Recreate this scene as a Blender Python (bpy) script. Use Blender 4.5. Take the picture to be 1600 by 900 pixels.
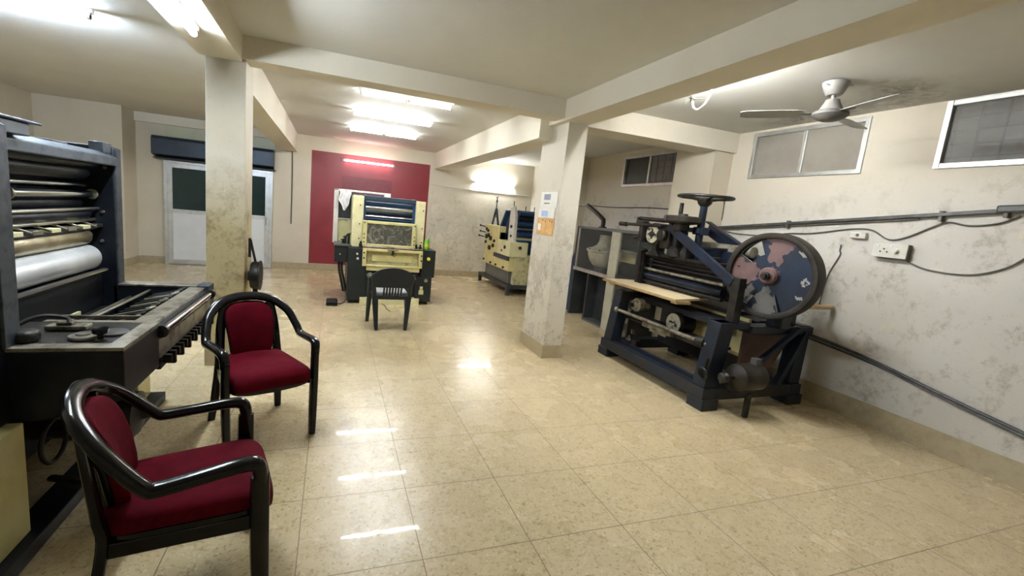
import bpy, bmesh, math, random
from mathutils import Vector, Matrix
random.seed(7)
PI = math.pi
S = bpy.context.scene
COL = S.collection
for o in list(bpy.data.objects):
    bpy.data.objects.remove(o, do_unlink=True)

# ------------------------------------------------------------------ camera
H = 1.66
YAW, PITCH, ROLL = 0.3473, -0.1537, 0.0953
F_PX, CX, CY = 694.06, 764.4, 441.9
def cam_axes():
    cy, sy, cp, sp = math.cos(YAW), math.sin(YAW), math.cos(PITCH), math.sin(PITCH)
    fw = Vector((sy*cp, cy*cp, sp)); r = Vector((cy, -sy, 0)); u = r.cross(fw)
    c, s = math.cos(ROLL), math.sin(ROLL)
    return c*r + s*u, -s*r + c*u, fw
_r, _u, _f = cam_axes()
cam = bpy.data.cameras.new('camera'); camo = bpy.data.objects.new('camera', cam); COL.objects.link(camo)
M = Matrix((( _r.x, _u.x, -_f.x, 0), (_r.y, _u.y, -_f.y, 0), (_r.z, _u.z, -_f.z, H), (0, 0, 0, 1)))
camo.matrix_world = M
cam.sensor_width = 36; cam.lens = 36*F_PX/1600
cam.shift_x = (800-CX)/1600; cam.shift_y = (CY-450)/1600
cam.clip_start = 0.03
S.camera = camo

# ------------------------------------------------------------------ world, exposure
w = bpy.data.worlds.new('world'); S.world = w; w.use_nodes = True
w.node_tree.nodes['Background'].inputs[0].default_value = (0.75, 0.78, 0.85, 1)
w.node_tree.nodes['Background'].inputs[1].default_value = 0.12
S.view_settings.view_transform = 'Standard'
S.view_settings.look = 'None'
S.view_settings.gamma = 1
S.view_settings.use_curve_mapping = False
S.view_settings.exposure = 2.5
TUBE = dict(ceiling=34.0, near=46.0, left=95.0, wall=22.0, red=7.0, beam=62.0)

# ------------------------------------------------------------------ mesh helpers (world coordinates)
class MB:
    def __init__(self): self.bm = bmesh.new()
    def box(self, x0, x1, y0, y1, z0, z1):
        v = [self.bm.verts.new((x, y, z)) for z in (z0, z1) for y in (y0, y1) for x in (x0, x1)]
        for f in ((0,2,3,1),(4,5,7,6),(0,1,5,4),(2,6,7,3),(0,4,6,2),(1,3,7,5)):
            self.bm.faces.new([v[i] for i in f])
        return self
    def obox(self, c, size, rot):
        n0 = len(self.bm.verts)
        hx, hy, hz = [s/2 for s in size]
        b = MB(); b.box(-hx, hx, -hy, hy, -hz, hz)
        m = Matrix.Translation(Vector(c)) @ rot.to_4x4()
        vs = {}
        for v in b.bm.verts: vs[v] = self.bm.verts.new(m @ v.co)
        for f in b.bm.faces: self.bm.faces.new([vs[v] for v in f.verts])
        b.bm.free(); return self
    def bar(self, a, b, wy, wz, up=(0,0,1)):
        a, b = Vector(a), Vector(b); d = (b-a); L = d.length; d.normalize()
        s = d.cross(Vector(up)).normalized(); t = s.cross(d)
        rot = Matrix((d, s, t)).transposed()
        return self.obox((a+b)/2, (L, wy, wz), rot)
    def ring_loft(self, rings, cap=True, closed=False):
        R = [[self.bm.verts.new(p) for p in r] for r in rings]
        n = len(R[0]); m = len(R)
        for i in range(m if closed else m-1):
            a, b = R[i], R[(i+1) % m]
            for k in range(n):
                self.bm.faces.new((a[k], a[(k+1) % n], b[(k+1) % n], b[k]))
        if cap and not closed:
            self.bm.faces.new(list(reversed(R[0]))); self.bm.faces.new(R[-1])
        return self
    def cyl(self, a, b, r0, r1=None, n=20):
        a, b = Vector(a), Vector(b); r1 = r0 if r1 is None else r1
        d = (b-a).normalized(); s = d.orthogonal().normalized(); t = d.cross(s)
        return self.ring_loft([[p + r*(math.cos(q)*s + math.sin(q)*t) for q in [2*PI*k/n for k in range(n)]] for p, r in ((a, r0), (b, r1))])
    def lathe(self, o, axis, prof, n=28, cap=True):
        o = Vector(o); d = Vector(axis).normalized(); s = d.orthogonal().normalized(); t = d.cross(s)
        return self.ring_loft([[o + h*d + max(r, 1e-4)*(math.cos(q)*s + math.sin(q)*t) for q in [2*PI*k/n for k in range(n)]] for r, h in prof], cap=cap)
    def torus(self, c, axis, R, a, b=None, n=40, m=10):
        c = Vector(c); d = Vector(axis).normalized(); s = d.orthogonal().normalized(); t = d.cross(s); b = b or a
        rings = []
        for i in range(n):
            q = 2*PI*i/n; e = math.cos(q)*s + math.sin(q)*t
            rings.append([c + (R + a*math.cos(p))*e + b*math.sin(p)*d for p in [2*PI*k/m for k in range(m)]])
        return self.ring_loft(rings, closed=True)
    def sweep(self, pts, w, t=None, side=(1,0,0), n=12, e=2.0, res=6, curve=True):
        # pts, w (side half-width list or number), t (other half-width); superellipse section
        pts = [Vector(p) for p in pts]; N = len(pts)
        def arr(v): return list(v) if isinstance(v, (list, tuple)) else [v]*N
        W = arr(w); T = arr(w if t is None else t)
        P, Ws, Ts = [], [], []
        if curve and N > 2:
            for i in range(N-1):
                p0, p1, p2, p3 = pts[max(i-1,0)], pts[i], pts[i+1], pts[min(i+2,N-1)]
                for k in range(res):
                    u = k/res
                    P.append(0.5*((2*p1) + (p2-p0)*u + (2*p0-5*p1+4*p2-p3)*u*u + (3*p1-p0-3*p2+p3)*u**3))
                    Ws.append(W[i]*(1-u)+W[i+1]*u); Ts.append(T[i]*(1-u)+T[i+1]*u)
            P.append(pts[-1]); Ws.append(W[-1]); Ts.append(T[-1])
        else: P, Ws, Ts = pts, W, T
        rings = []; sd = Vector(side)
        for i, p in enumerate(P):
            d = (P[min(i+1, len(P)-1)] - P[max(i-1, 0)]).normalized()
            sd = (sd - d*sd.dot(d))
            if sd.length < 1e-4: sd = d.orthogonal()
            sd = sd.normalized(); tt = d.cross(sd)
            r = []
            for k in range(n):
                q = 2*PI*k/n; c, s_ = math.cos(q), math.sin(q)
                r.append(p + sd*Ws[i]*math.copysign(abs(c)**(2/e), c) + tt*Ts[i]*math.copysign(abs(s_)**(2/e), s_))
            rings.append(r)
        return self.ring_loft(rings)
    def prism(self, poly, plane, d0, d1):
        def P(a, b, d):
            return {'xz': (a, d, b), 'yz': (d, a, b), 'xy': (a, b, d)}[plane]
        A = [self.bm.verts.new(P(a, b, d0)) for a, b in poly]; B = [self.bm.verts.new(P(a, b, d1)) for a, b in poly]
        n = len(poly); self.bm.faces.new(A); self.bm.faces.new(list(reversed(B)))
        for k in range(n): self.bm.faces.new((A[k], B[k], B[(k+1) % n], A[(k+1) % n]))
        return self
    def puff(self, c, h, e1=0.35, e2=0.35, nu=32, nv=14, warp=None):
        def sp(v, e): return math.copysign(abs(v)**e, v)
        rings = []
        for j in range(1, nv):
            p = -PI/2 + PI*j/nv
            rings.append([Vector((h[0]*sp(math.cos(p), e1)*sp(math.cos(q), e2), h[1]*sp(math.cos(p), e1)*sp(math.sin(q), e2), h[2]*sp(math.sin(p), e1))) for q in [2*PI*k/nu for k in range(nu)]])
        rings = [[(warp(p) if warp else p) + Vector(c) for p in r] for r in rings]
        return self.ring_loft(rings)
    def build(self, name, mats, parent=None, smooth=True, bevel=0, kind=None, ang=35):
        bm = self.bm
        bmesh.ops.recalc_face_normals(bm, faces=bm.faces)
        off = Vector((0,0,0)); q = parent
        while q: off = off + q.location; q = q.parent
        bmesh.ops.translate(bm, verts=bm.verts, vec=-off)
        me = bpy.data.meshes.new(name); bm.to_mesh(me); bm.free()
        for m in (mats if isinstance(mats, list) else [mats]): me.materials.append(m)
        if smooth:
            me.polygons.foreach_set('use_smooth', [True]*len(me.polygons))
            me.set_sharp_from_angle(angle=math.radians(ang))
        o = bpy.data.objects.new(name, me); COL.objects.link(o)
        if parent: o.parent = parent
        if bevel:
            b = o.modifiers.new('bevel', 'BEVEL'); b.width = bevel; b.segments = 2; b.limit_method = 'ANGLE'
        if kind: o['kind'] = kind
        return o
def base(o, z=None):
    return o
def thing(name, label, cat, loc, group=None, rz=0):
    o = bpy.data.objects.new(name, None); COL.objects.link(o); o.location = loc; o.rotation_euler = (0, 0, rz)
    o.empty_display_size = 0.1
    o['label'] = label; o['category'] = cat
    if group: o['group'] = group
    return o
def tag(o, label, cat, group=None):
    o['label'] = label; o['category'] = cat
    if group: o['group'] = group
    return o

# ------------------------------------------------------------------ materials
def new_mat(name):
    m = bpy.data.materials.new(name); m.use_nodes = True
    nt = m.node_tree; b = nt.nodes['Principled BSDF']
    return m, nt, b
def N(nt, t, **kw):
    n = nt.nodes.new(t)
    for k, v in kw.items(): setattr(n, k, v)
    return n
def math_n(nt, op, a, b=None, clamp=False):
    n = N(nt, 'ShaderNodeMath', operation=op); n.use_clamp = clamp
    for i, v in enumerate((a, b)):
        if v is None: continue
        if isinstance(v, (int, float)): n.inputs[i].default_value = v
        else: nt.links.new(v, n.inputs[i])
    return n.outputs[0]
def noise(nt, vec, scale, detail=4, rough=0.55, dist=0.0):
    n = N(nt, 'ShaderNodeTexNoise'); n.inputs['Scale'].default_value = scale
    n.inputs['Detail'].default_value = detail; n.inputs['Roughness'].default_value = rough; n.inputs['Distortion'].default_value = dist
    nt.links.new(vec, n.inputs['Vector']); return n.outputs['Fac']
def ramp(nt, fac, lo, hi):
    n = N(nt, 'ShaderNodeMapRange'); n.inputs['From Min'].default_value = lo; n.inputs['From Max'].default_value = hi
    nt.links.new(fac, n.inputs['Value']); return n.outputs['Result']
def mix(nt, fac, a, b):
    n = N(nt, 'ShaderNodeMix', data_type='RGBA')
    if isinstance(fac, (int, float)): n.inputs[0].default_value = fac
    else: nt.links.new(fac, n.inputs[0])
    for i, v in ((6, a), (7, b)):
        if isinstance(v, tuple): n.inputs[i].default_value = (*v, 1)
        else: nt.links.new(v, n.inputs[i])
    return n.outputs[2]
def pos(nt): return N(nt, 'ShaderNodeNewGeometry').outputs['Position']
def objc(nt): return N(nt, 'ShaderNodeTexCoord').outputs['Object']
def bump(nt, b, h, strength, dist=0.01):
    n = N(nt, 'ShaderNodeBump'); n.inputs['Strength'].default_value = strength; n.inputs['Distance'].default_value = dist
    nt.links.new(h, n.inputs['Height']); nt.links.new(n.outputs[0], b.inputs['Normal'])

def simple(name, col, rough=0.5, metal=0.0, col2=None, sc=14.0, lo=0.45, hi=0.65, bmp=0.0, spec=None, coat=0):
    m, nt, b = new_mat(name)
    c = objc(nt); f = noise(nt, c, sc, 6, 0.6)
    c2 = col2 or tuple(v*0.8 for v in col)
    nt.links.new(mix(nt, ramp(nt, f, lo, hi), col, c2), b.inputs['Base Color'])
    b.inputs['Roughness'].default_value = rough; b.inputs['Metallic'].default_value = metal
    if spec is not None: b.inputs['Specular IOR Level'].default_value = spec
    if coat: b.inputs['Coat Weight'].default_value = coat; b.inputs['Coat Roughness'].default_value = 0.08
    if bmp: bump(nt, b, noise(nt, c, sc*6, 4), bmp)
    return m

def plaster(name, base_c, blotch, peel, dirt, peel_lo=None, peel_top=None, peel_amt=0.5, dirt_amt=0.3, scale=1.0, rough=0.7):
    # painted plaster: broad tonal blotches, flaked paint patches below a height, dirt smears
    m, nt, b = new_mat(name)
    p = pos(nt)
    big = noise(nt, p, 0.9*scale, 5, 0.6, 0.4)
    c = mix(nt, ramp(nt, big, 0.35, 0.7), base_c, blotch)
    z = N(nt, 'ShaderNodeSeparateXYZ'); nt.links.new(p, z.inputs[0])
    n1 = noise(nt, p, 2.6*scale, 9, 0.72, 0.25)
    n2 = noise(nt, p, 11*scale, 8, 0.72, 0.15)
    h = None
    if peel_top is not None:
        zz = math_n(nt, 'ADD', z.outputs[2], math_n(nt, 'MULTIPLY', math_n(nt, 'SUBTRACT', big, 0.5), 1.2))
        zm = ramp(nt, zz, peel_top, peel_lo)
        v = math_n(nt, 'ADD', math_n(nt, 'MULTIPLY', n1, 0.65), math_n(nt, 'MULTIPLY', n2, 0.35))
        pm = ramp(nt, v, 0.60-0.14*peel_amt, 0.63-0.14*peel_amt)
        pm = math_n(nt, 'MULTIPLY', pm, zm, True)
        c = mix(nt, pm, c, peel)
        h = pm
        d = math_n(nt, 'ADD', math_n(nt, 'MULTIPLY', noise(nt, p, 3.4*scale, 10, 0.78, 0.2), 0.7), math_n(nt, 'MULTIPLY', noise(nt, p, 17*scale, 6, 0.7, 0.1), 0.3))
        dm = math_n(nt, 'MULTIPLY', ramp(nt, d, 0.60-0.10*dirt_amt, 0.70-0.10*dirt_amt), zm, True)
        dm = math_n(nt, 'MULTIPLY', dm, 0.8)
        c = mix(nt, dm, c, dirt)
    sp = noise(nt, p, 60, 3)
    c = mix(nt, math_n(nt, 'MULTIPLY', ramp(nt, sp, 0.62, 0.75), 0.25), c, dirt)
    nt.links.new(c, b.inputs['Base Color']); b.inputs['Roughness'].default_value = rough
    b.inputs['Specular IOR Level'].default_value = 0.3
    hh = math_n(nt, 'ADD', math_n(nt, 'MULTIPLY', noise(nt, p, 22, 4), 0.5), math_n(nt, 'MULTIPLY', h, -0.6)) if h else noise(nt, p, 22, 4)
    bump(nt, b, hh, 0.25, 0.006)
    return m

CREAM = (0.70, 0.60, 0.42)
M_WALL_CREAM = plaster('cream painted plaster', (0.636,0.576,0.456), (0.585,0.516,0.396), (0.550,0.499,0.396), (0.310,0.258,0.181), 0.0, 0.9, 0.2, 0.15)
M_WALL_BACK = plaster('cream plaster with stains', (0.628,0.576,0.473), (0.568,0.507,0.396), (0.516,0.473,0.387), (0.310,0.258,0.172), 1.2, 2.4, 0.9, 0.8)
M_WALL_RIGHT = plaster('flaking whitewash', (0.635,0.58,0.475), (0.60,0.54,0.44), (0.57,0.54,0.485), (0.30,0.27,0.21), 1.85, 2.3, 1.5, 0.85, 0.95)
M_PILLAR = plaster('worn pillar paint', (0.654,0.619,0.533), (0.602,0.550,0.430), (0.447,0.370,0.206), (0.206,0.159,0.077), 1.15, 1.95, 1.7, 1.15, 2.0)
M_PILLAR2 = plaster('scuffed pillar paint', (0.628,0.585,0.490), (0.568,0.516,0.421), (0.464,0.421,0.344), (0.258,0.224,0.172), 1.0, 2.1, 0.6, 0.75, 1.3)
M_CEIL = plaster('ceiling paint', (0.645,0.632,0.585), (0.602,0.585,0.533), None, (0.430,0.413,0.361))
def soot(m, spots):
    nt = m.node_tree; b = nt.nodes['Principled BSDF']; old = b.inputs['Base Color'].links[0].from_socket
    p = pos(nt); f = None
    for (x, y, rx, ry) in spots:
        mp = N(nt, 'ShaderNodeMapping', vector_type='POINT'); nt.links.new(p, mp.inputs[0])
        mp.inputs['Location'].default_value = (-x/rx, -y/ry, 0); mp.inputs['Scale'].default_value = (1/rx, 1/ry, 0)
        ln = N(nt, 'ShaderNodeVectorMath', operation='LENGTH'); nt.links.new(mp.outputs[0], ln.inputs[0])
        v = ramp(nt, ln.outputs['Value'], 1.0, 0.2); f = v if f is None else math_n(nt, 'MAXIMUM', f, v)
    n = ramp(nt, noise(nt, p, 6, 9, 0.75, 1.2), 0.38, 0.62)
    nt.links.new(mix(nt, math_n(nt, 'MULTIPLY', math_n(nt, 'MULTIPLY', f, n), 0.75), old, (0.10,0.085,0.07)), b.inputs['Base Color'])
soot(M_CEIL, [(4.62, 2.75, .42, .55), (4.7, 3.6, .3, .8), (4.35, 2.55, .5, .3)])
M_BEAM = plaster('beam paint', (0.73,0.68,0.57), (0.68,0.62,0.50), None, (0.48,0.42,0.32))
M_RED = simple('crimson wall paint', (0.23,0.020,0.028), 0.4, 0, (0.20,0.017,0.024), 2.0)
M_RED_TRIM = simple('crimson paint on recessed panel', (0.17,0.013,0.024), 0.45)

def floor_mat():
    m, nt, b = new_mat('polished beige vitrified tile')
    p = pos(nt); sep = N(nt, 'ShaderNodeSeparateXYZ'); nt.links.new(p, sep.inputs[0])
    T = 0.56543
    def cell(o, off): return math_n(nt, 'DIVIDE', math_n(nt, 'SUBTRACT', o, off), T)
    ux, uy = cell(sep.outputs[0], -0.0991), cell(sep.outputs[1], 2.4133)
    def line(u):
        f = math_n(nt, 'FRACT', u); d = math_n(nt, 'ABSOLUTE', math_n(nt, 'SUBTRACT', f, 0.5))
        return math_n(nt, 'GREATER_THAN', d, 0.4962)
    g = math_n(nt, 'MAXIMUM', line(ux), line(uy))
    idv = N(nt, 'ShaderNodeCombineXYZ')
    nt.links.new(math_n(nt, 'FLOOR', ux), idv.inputs[0]); nt.links.new(math_n(nt, 'FLOOR', uy), idv.inputs[1])
    wn = N(nt, 'ShaderNodeTexWhiteNoise'); nt.links.new(idv.outputs[0], wn.inputs['Vector'])
    # per-tile shifted coordinates so the marbling breaks at the joints
    va = N(nt, 'ShaderNodeVectorMath', operation='SCALE'); nt.links.new(wn.outputs['Color'], va.inputs[0]); va.inputs['Scale'].default_value = 9
    vb = N(nt, 'ShaderNodeVectorMath', operation='ADD'); nt.links.new(p, vb.inputs[0]); nt.links.new(va.outputs[0], vb.inputs[1])
    q = vb.outputs[0]
    a = noise(nt, q, 10, 2, 0.5, 0.2); c1 = noise(nt, q, 30, 3, 0.62, 0.5); c2 = noise(nt, q, 46, 2, 0.6, 0.5)
    c = mix(nt, ramp(nt, a, 0.30, 0.75), (0.60,0.49,0.29), (0.54,0.43,0.245))
    c = mix(nt, math_n(nt, 'MULTIPLY', ramp(nt, c1, 0.52, 0.68), 0.65), c, (0.36,0.255,0.125))
    c = mix(nt, math_n(nt, 'MULTIPLY', ramp(nt, c2, 0.58, 0.68), 0.55), c, (0.74,0.64,0.42))
    c3 = noise(nt, q, 58, 1, 0.5, 0.3)
    c = mix(nt, math_n(nt, 'MULTIPLY', ramp(nt, c3, 0.62, 0.72), 0.6), c, (0.22,0.15,0.07))
    c = mix(nt, math_n(nt, 'MULTIPLY', wn.outputs['Value'], 0.12), c, (0.62,0.46,0.29))
    c = mix(nt, g, c, (0.17,0.125,0.07))
    nt.links.new(c, b.inputs['Base Color'])
    r = math_n(nt, 'ADD', math_n(nt, 'MULTIPLY', noise(nt, p, 2.2, 5), 0.14), 0.20)
    r = math_n(nt, 'ADD', r, math_n(nt, 'MULTIPLY', g, 0.4))
    nt.links.new(r, b.inputs['Roughness']); b.inputs['Specular IOR Level'].default_value = 0.4
    b.inputs['Coat Weight'].default_value = 0.10; b.inputs['Coat Roughness'].default_value = 0.03
    bump(nt, b, math_n(nt, 'ADD', math_n(nt, 'MULTIPLY', g, -1.0), math_n(nt, 'MULTIPLY', noise(nt, p, 3, 1), 0.1)), 0.15, 0.002)
    return m
M_FLOOR = floor_mat()
M_SKIRT = simple('beige skirting tile', (0.42,0.345,0.215), 0.3, 0, (0.36,0.29,0.175), 14)
M_ALU = simple('anodised aluminium', (0.62,0.62,0.60), 0.38, 0.75, (0.52,0.52,0.5), 10)
M_WHITE_PANEL = simple('white laminate door panel', (0.70,0.71,0.71), 0.35, 0, (0.66,0.67,0.67), 3)
M_TEAL_GLASS = simple('dark green tinted glass', (0.012,0.028,0.027), 0.12, 0, (0.016,0.034,0.033), 2, spec=0.45)
M_NAVY = simple('dark slate blue sheet metal', (0.025,0.038,0.055), 0.4, 0.2, (0.035,0.05,0.07), 5)
M_FASCIA = simple('pale green-cream panel', (0.55,0.55,0.38), 0.4, 0, (0.5,0.5,0.34), 2)
M_PRESS_BLK = simple('black-blue enamel', (0.005,0.007,0.011), 0.42, 0.1, (0.010,0.013,0.018), 9, spec=0.35)
M_PRESS_EDGE = simple('worn grey-blue machined edge', (0.065,0.075,0.09), 0.5, 0.45, (0.028,0.034,0.045), 16)
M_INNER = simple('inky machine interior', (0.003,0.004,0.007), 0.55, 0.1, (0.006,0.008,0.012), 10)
M_STEEL = simple('bright steel', (0.42,0.41,0.39), 0.28, 0.95, (0.5,0.47,0.4), 7)
M_STEEL_DIRTY = simple('oily worn steel', (0.34,0.31,0.25), 0.42, 0.7, (0.13,0.11,0.075), 12, bmp=0.1)
M_CHROME = simple('polished roller', (0.5,0.51,0.53), 0.16, 1.0, (0.7,0.7,0.72), 3)
M_PLATE = simple('pale grey plate cylinder', (0.52,0.53,0.54), 0.32, 0.35, (0.66,0.67,0.68), 3)
M_BRASSY = simple('warm tarnished cylinder', (0.42,0.37,0.26), 0.3, 0.8, (0.24,0.20,0.12), 5)
M_RUBBER = simple('ink roller rubber', (0.004,0.006,0.013), 0.3, 0.0, (0.016,0.022,0.034), 6, spec=0.2)
M_CREAM_PAINT = simple('yellowed cream enamel', (0.62,0.55,0.25), 0.42, 0, (0.54,0.47,0.20), 7)
M_CREAM_PALE = simple('pale cream enamel', (0.68,0.63,0.36), 0.4, 0, (0.60,0.55,0.30), 9)
M_CREAM_DIRTY = simple('grimy cream enamel', (0.52,0.47,0.25), 0.5, 0, (0.25,0.21,0.11), 11, 0.5, 0.7)
M_GREENBLK = simple('dark bottle-green enamel', (0.010,0.014,0.015), 0.4, 0.1, (0.015,0.020,0.02), 6)
M_BLUE_PRESS = simple('blue press enamel', (0.015,0.048,0.12), 0.35, 0.15, (0.011,0.032,0.08), 8)
M_BLUE_OLD = simple('old blue enamel', (0.0045,0.012,0.031), 0.42, 0.15, (0.005,0.006,0.010), 9, 0.42, 0.66)
M_BLUE_BASE = simple('grimy dark blue base paint', (0.007,0.014,0.026), 0.5, 0.1, (0.022,0.018,0.013), 7, 0.45, 0.65)
M_GREASE = simple('greasy black iron', (0.010,0.009,0.008), 0.45, 0.3, (0.026,0.022,0.016), 14, bmp=0.15)
M_RUSTY = simple('brown oily iron', (0.028,0.021,0.015), 0.5, 0.35, (0.012,0.010,0.008), 11, bmp=0.15)
M_MAROON = simple('brown primer plate', (0.085,0.045,0.032), 0.55, 0.1, (0.05,0.026,0.02), 6)
M_PINK = simple('pinkish bare patches', (0.135,0.075,0.068), 0.5, 0.1, (0.10,0.055,0.05), 9)
M_GREYPATCH = simple('grey bare patches', (0.125,0.118,0.11), 0.5, 0.2, (0.09,0.08,0.072), 9)
M_CHIP = simple('chipped off-white edge', (0.3,0.28,0.25), 0.5)
M_PLY = simple('pale plywood', (0.66,0.53,0.33), 0.5, 0, (0.60,0.47,0.28), 3)
M_PLY_EDGE = simple('plywood edge', (0.45,0.31,0.14), 0.6, 0, (0.33,0.22,0.1), 20)
M_GALV = simple('galvanised grey steel', (0.17,0.175,0.17), 0.42, 0.5, (0.12,0.125,0.12), 6)
M_GALV_DARK = simple('dark grey sheet steel', (0.04,0.045,0.046), 0.45, 0.35, (0.06,0.063,0.063), 5)
M_POST = simple('cream-grey sheet post', (0.50,0.49,0.38), 0.45, 0.1, (0.42,0.41,0.32), 7)
M_HOPPER = simple('stained cream hopper paint', (0.48,0.45,0.33), 0.45, 0, (0.33,0.30,0.21), 8)
M_BLACK_PLASTIC = simple('glossy black moulded plastic', (0.004,0.004,0.005), 0.16, 0, (0.006,0.006,0.007), 5, spec=0.35)
M_MATT_PLASTIC = simple('black monobloc plastic', (0.010,0.013,0.015), 0.38, 0, (0.014,0.017,0.02), 5)
M_GREY_SEAT = simple('grey seat top', (0.27,0.27,0.275), 0.7, 0, (0.22,0.22,0.225), 60)
M_WHITE_PLASTIC = simple('aged white plastic', (0.62,0.60,0.53), 0.4, 0, (0.56,0.53,0.45), 10)
M_BATTEN = simple('white batten enamel', (0.8,0.8,0.8), 0.4)
M_CABLE = simple('grey brown cable', (0.09,0.08,0.062), 0.5)
M_CONDUIT = simple('dark grey conduit', (0.045,0.045,0.042), 0.4, 0.2, (0.085,0.08,0.072), 12)
M_WIRE_WHITE = simple('white flex', (0.8,0.8,0.8), 0.4)
M_FAN = simple('greyish white fan enamel', (0.30,0.285,0.27), 0.4, 0.1, (0.24,0.225,0.21), 9)
M_BLADE = simple('dusty pale fan blade', (0.36,0.35,0.325), 0.55, 0, (0.30,0.29,0.27), 6)
M_FAN_DARK = simple('dusty fan underside', (0.10,0.095,0.09), 0.6, 0, (0.15,0.14,0.13), 9)
M_MESH = simple('dusty mosquito mesh', (0.27,0.245,0.205), 0.75, 0, (0.23,0.205,0.17), 3)
M_OUT = simple('weathered outside wall', (0.42,0.40,0.36), 0.9, 0, (0.16,0.15,0.13), 6)
M_GRILLE = simple('rusty window grille', (0.05,0.045,0.04), 0.6, 0.2)
M_PAPER = simple('white paper', (0.76,0.75,0.70), 0.7, 0, (0.72,0.71,0.66), 8)
M_PRINT_BLUE = simple('blue grey print', (0.20,0.23,0.33), 0.7, 0, (0.42,0.44,0.5), 90)
M_SKY_PRINT = simple('pale blue print', (0.36,0.48,0.72), 0.7, 0, (0.45,0.55,0.75), 40)
M_ORANGE = simple('orange printed paper', (0.62,0.33,0.11), 0.6, 0, (0.70,0.45,0.20), 30)
M_GOLD = simple('golden yellow print', (0.72,0.48,0.16), 0.6, 0, (0.62,0.34,0.12), 50)
M_BROWN_PRINT = simple('brown print', (0.22,0.09,0.03), 0.7)
M_LIME = simple('lime green plastic', (0.16,0.55,0.05), 0.3, 0, (0.2,0.6,0.06), 5)
M_YELLOW = simple('yellow label', (0.75,0.62,0.05), 0.5)
M_DARK = simple('black detail', (0.012,0.012,0.012), 0.5)
M_CARPET_BLUE = simple('dark blue sheet', (0.014,0.035,0.10), 0.6, 0, (0.02,0.045,0.12), 6)
M_DIALFACE = simple('stained cream dial plate', (0.50,0.46,0.33), 0.5, 0, (0.18,0.15,0.09), 26, 0.5, 0.62)
M_ROLLPAPER = simple('yellowed plate behind rollers', (0.50,0.42,0.19), 0.55, 0, (0.42,0.35,0.15), 5)
def velvet():
    m, nt, b = new_mat('crimson upholstery cloth')
    c = objc(nt); wv = N(nt, 'ShaderNodeTexWave'); wv.inputs['Scale'].default_value = 70; wv.inputs['Distortion'].default_value = 3
    wv.inputs['Detail'].default_value = 3; nt.links.new(c, wv.inputs['Vector'])
    f = noise(nt, c, 9, 5)
    col = mix(nt, ramp(nt, f, 0.35, 0.7), (0.105,0.003,0.010), (0.07,0.002,0.007))
    col = mix(nt, math_n(nt, 'MULTIPLY', wv.outputs['Fac'], 0.25), col, (0.14,0.005,0.014))
    nt.links.new(col, b.inputs['Base Color']); b.inputs['Roughness'].default_value = 0.85
    b.inputs['Sheen Weight'].default_value = 0.0; b.inputs['Sheen Tint'].default_value = (0.8,0.1,0.15,1)
    b.inputs['Specular IOR Level'].default_value = 0.06
    bump(nt, b, wv.outputs['Fac'], 0.25, 0.003)
    return m
M_VELVET = velvet()
def guard_mat():
    m, nt, b = new_mat('smeared wire guard')
    c = objc(nt); n1 = noise(nt, c, 7, 8, 0.7, 1.5); n2 = noise(nt, c, 40, 4, 0.6)
    col = mix(nt, ramp(nt, n1, 0.5, 0.62), (0.06,0.058,0.045), (0.30,0.29,0.22))
    col = mix(nt, math_n(nt, 'MULTIPLY', ramp(nt, n2, 0.5, 0.7), 0.4), col, (0.05,0.05,0.04))
    nt.links.new(col, b.inputs['Base Color']); b.inputs['Roughness'].default_value = 0.5; return m
M_GUARD = guard_mat()
def glass_mat(name, tint, alpha, rough=0.05):
    m, nt, b = new_mat(name)
    tr = N(nt, 'ShaderNodeBsdfTransparent'); tr.inputs[0].default_value = (1,1,1,1)
    b.inputs['Base Color'].default_value = (*tint, 1); b.inputs['Roughness'].default_value = rough
    mx = N(nt, 'ShaderNodeMixShader'); mx.inputs[0].default_value = alpha
    nt.links.new(tr.outputs[0], mx.inputs[1]); nt.links.new(b.outputs[0], mx.inputs[2])
    nt.links.new(mx.outputs[0], nt.nodes['Material Output'].inputs[0]); return m
M_GLASS = glass_mat('smudged clear glass', (0.25,0.26,0.24), 0.12)
M_WIN_GLASS = glass_mat('dusty window glass', (0.14,0.125,0.10), 0.6, 0.4)
M_WIN_DARK = glass_mat('dark window glass', (0.035,0.042,0.038), 0.88, 0.12)
def emit(name, col, s):
    m, nt, b = new_mat(name); b.inputs['Base Color'].default_value = (0.9,0.9,0.9,1)
    b.inputs['Emission Color'].default_value = (*col, 1); b.inputs['Emission Strength'].default_value = s; return m
COOL = (0.93, 0.97, 1.0)
M_TUBE = {k: emit('lit tube ' + k, (1.0,0.62,0.66) if k == 'red' else ((0.66,0.80,1.0) if k == 'left' else (0.80,0.90,1.0) if k == 'near' else COOL), v) for k, v in TUBE.items()}

# ------------------------------------------------------------------ room shell
CZ = 2.977; XL, XR, YN, YB = -5.0, 4.906, -2.2, 10.904
BZ, YT = 2.752, 4.63
RX0, RX1, DZ = -.495, 2.16, 2.68
def slab(name, m, *boxes, **kw):
    q = MB()
    for bx in boxes: q.box(*bx)
    return q.build(name, m, kind='structure', smooth=False, **kw)
slab('floor', M_FLOOR, (XL-.3, XR+.3, YN-.2, YB+.2, -0.1, 0))
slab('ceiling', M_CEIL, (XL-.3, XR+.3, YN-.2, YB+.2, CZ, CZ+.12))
slab('wall_left', M_WALL_CREAM, (XL-.2, XL, YN-.2, YB+.2, 0, CZ))
slab('wall_near', M_WALL_CREAM, (XL, XR, YN-.2, YN, 0, CZ))
slab('wall_back', M_WALL_CREAM, (XL, RX0, YB, YB+.2, 0, CZ), (RX0, RX1, YB, YB+.2, DZ, CZ), (RX0, RX1, YB, YB+.2, 0, .156))
slab('trim_1', M_RED, (RX0, RX1, YB, YB+.2, .156, DZ))
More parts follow.
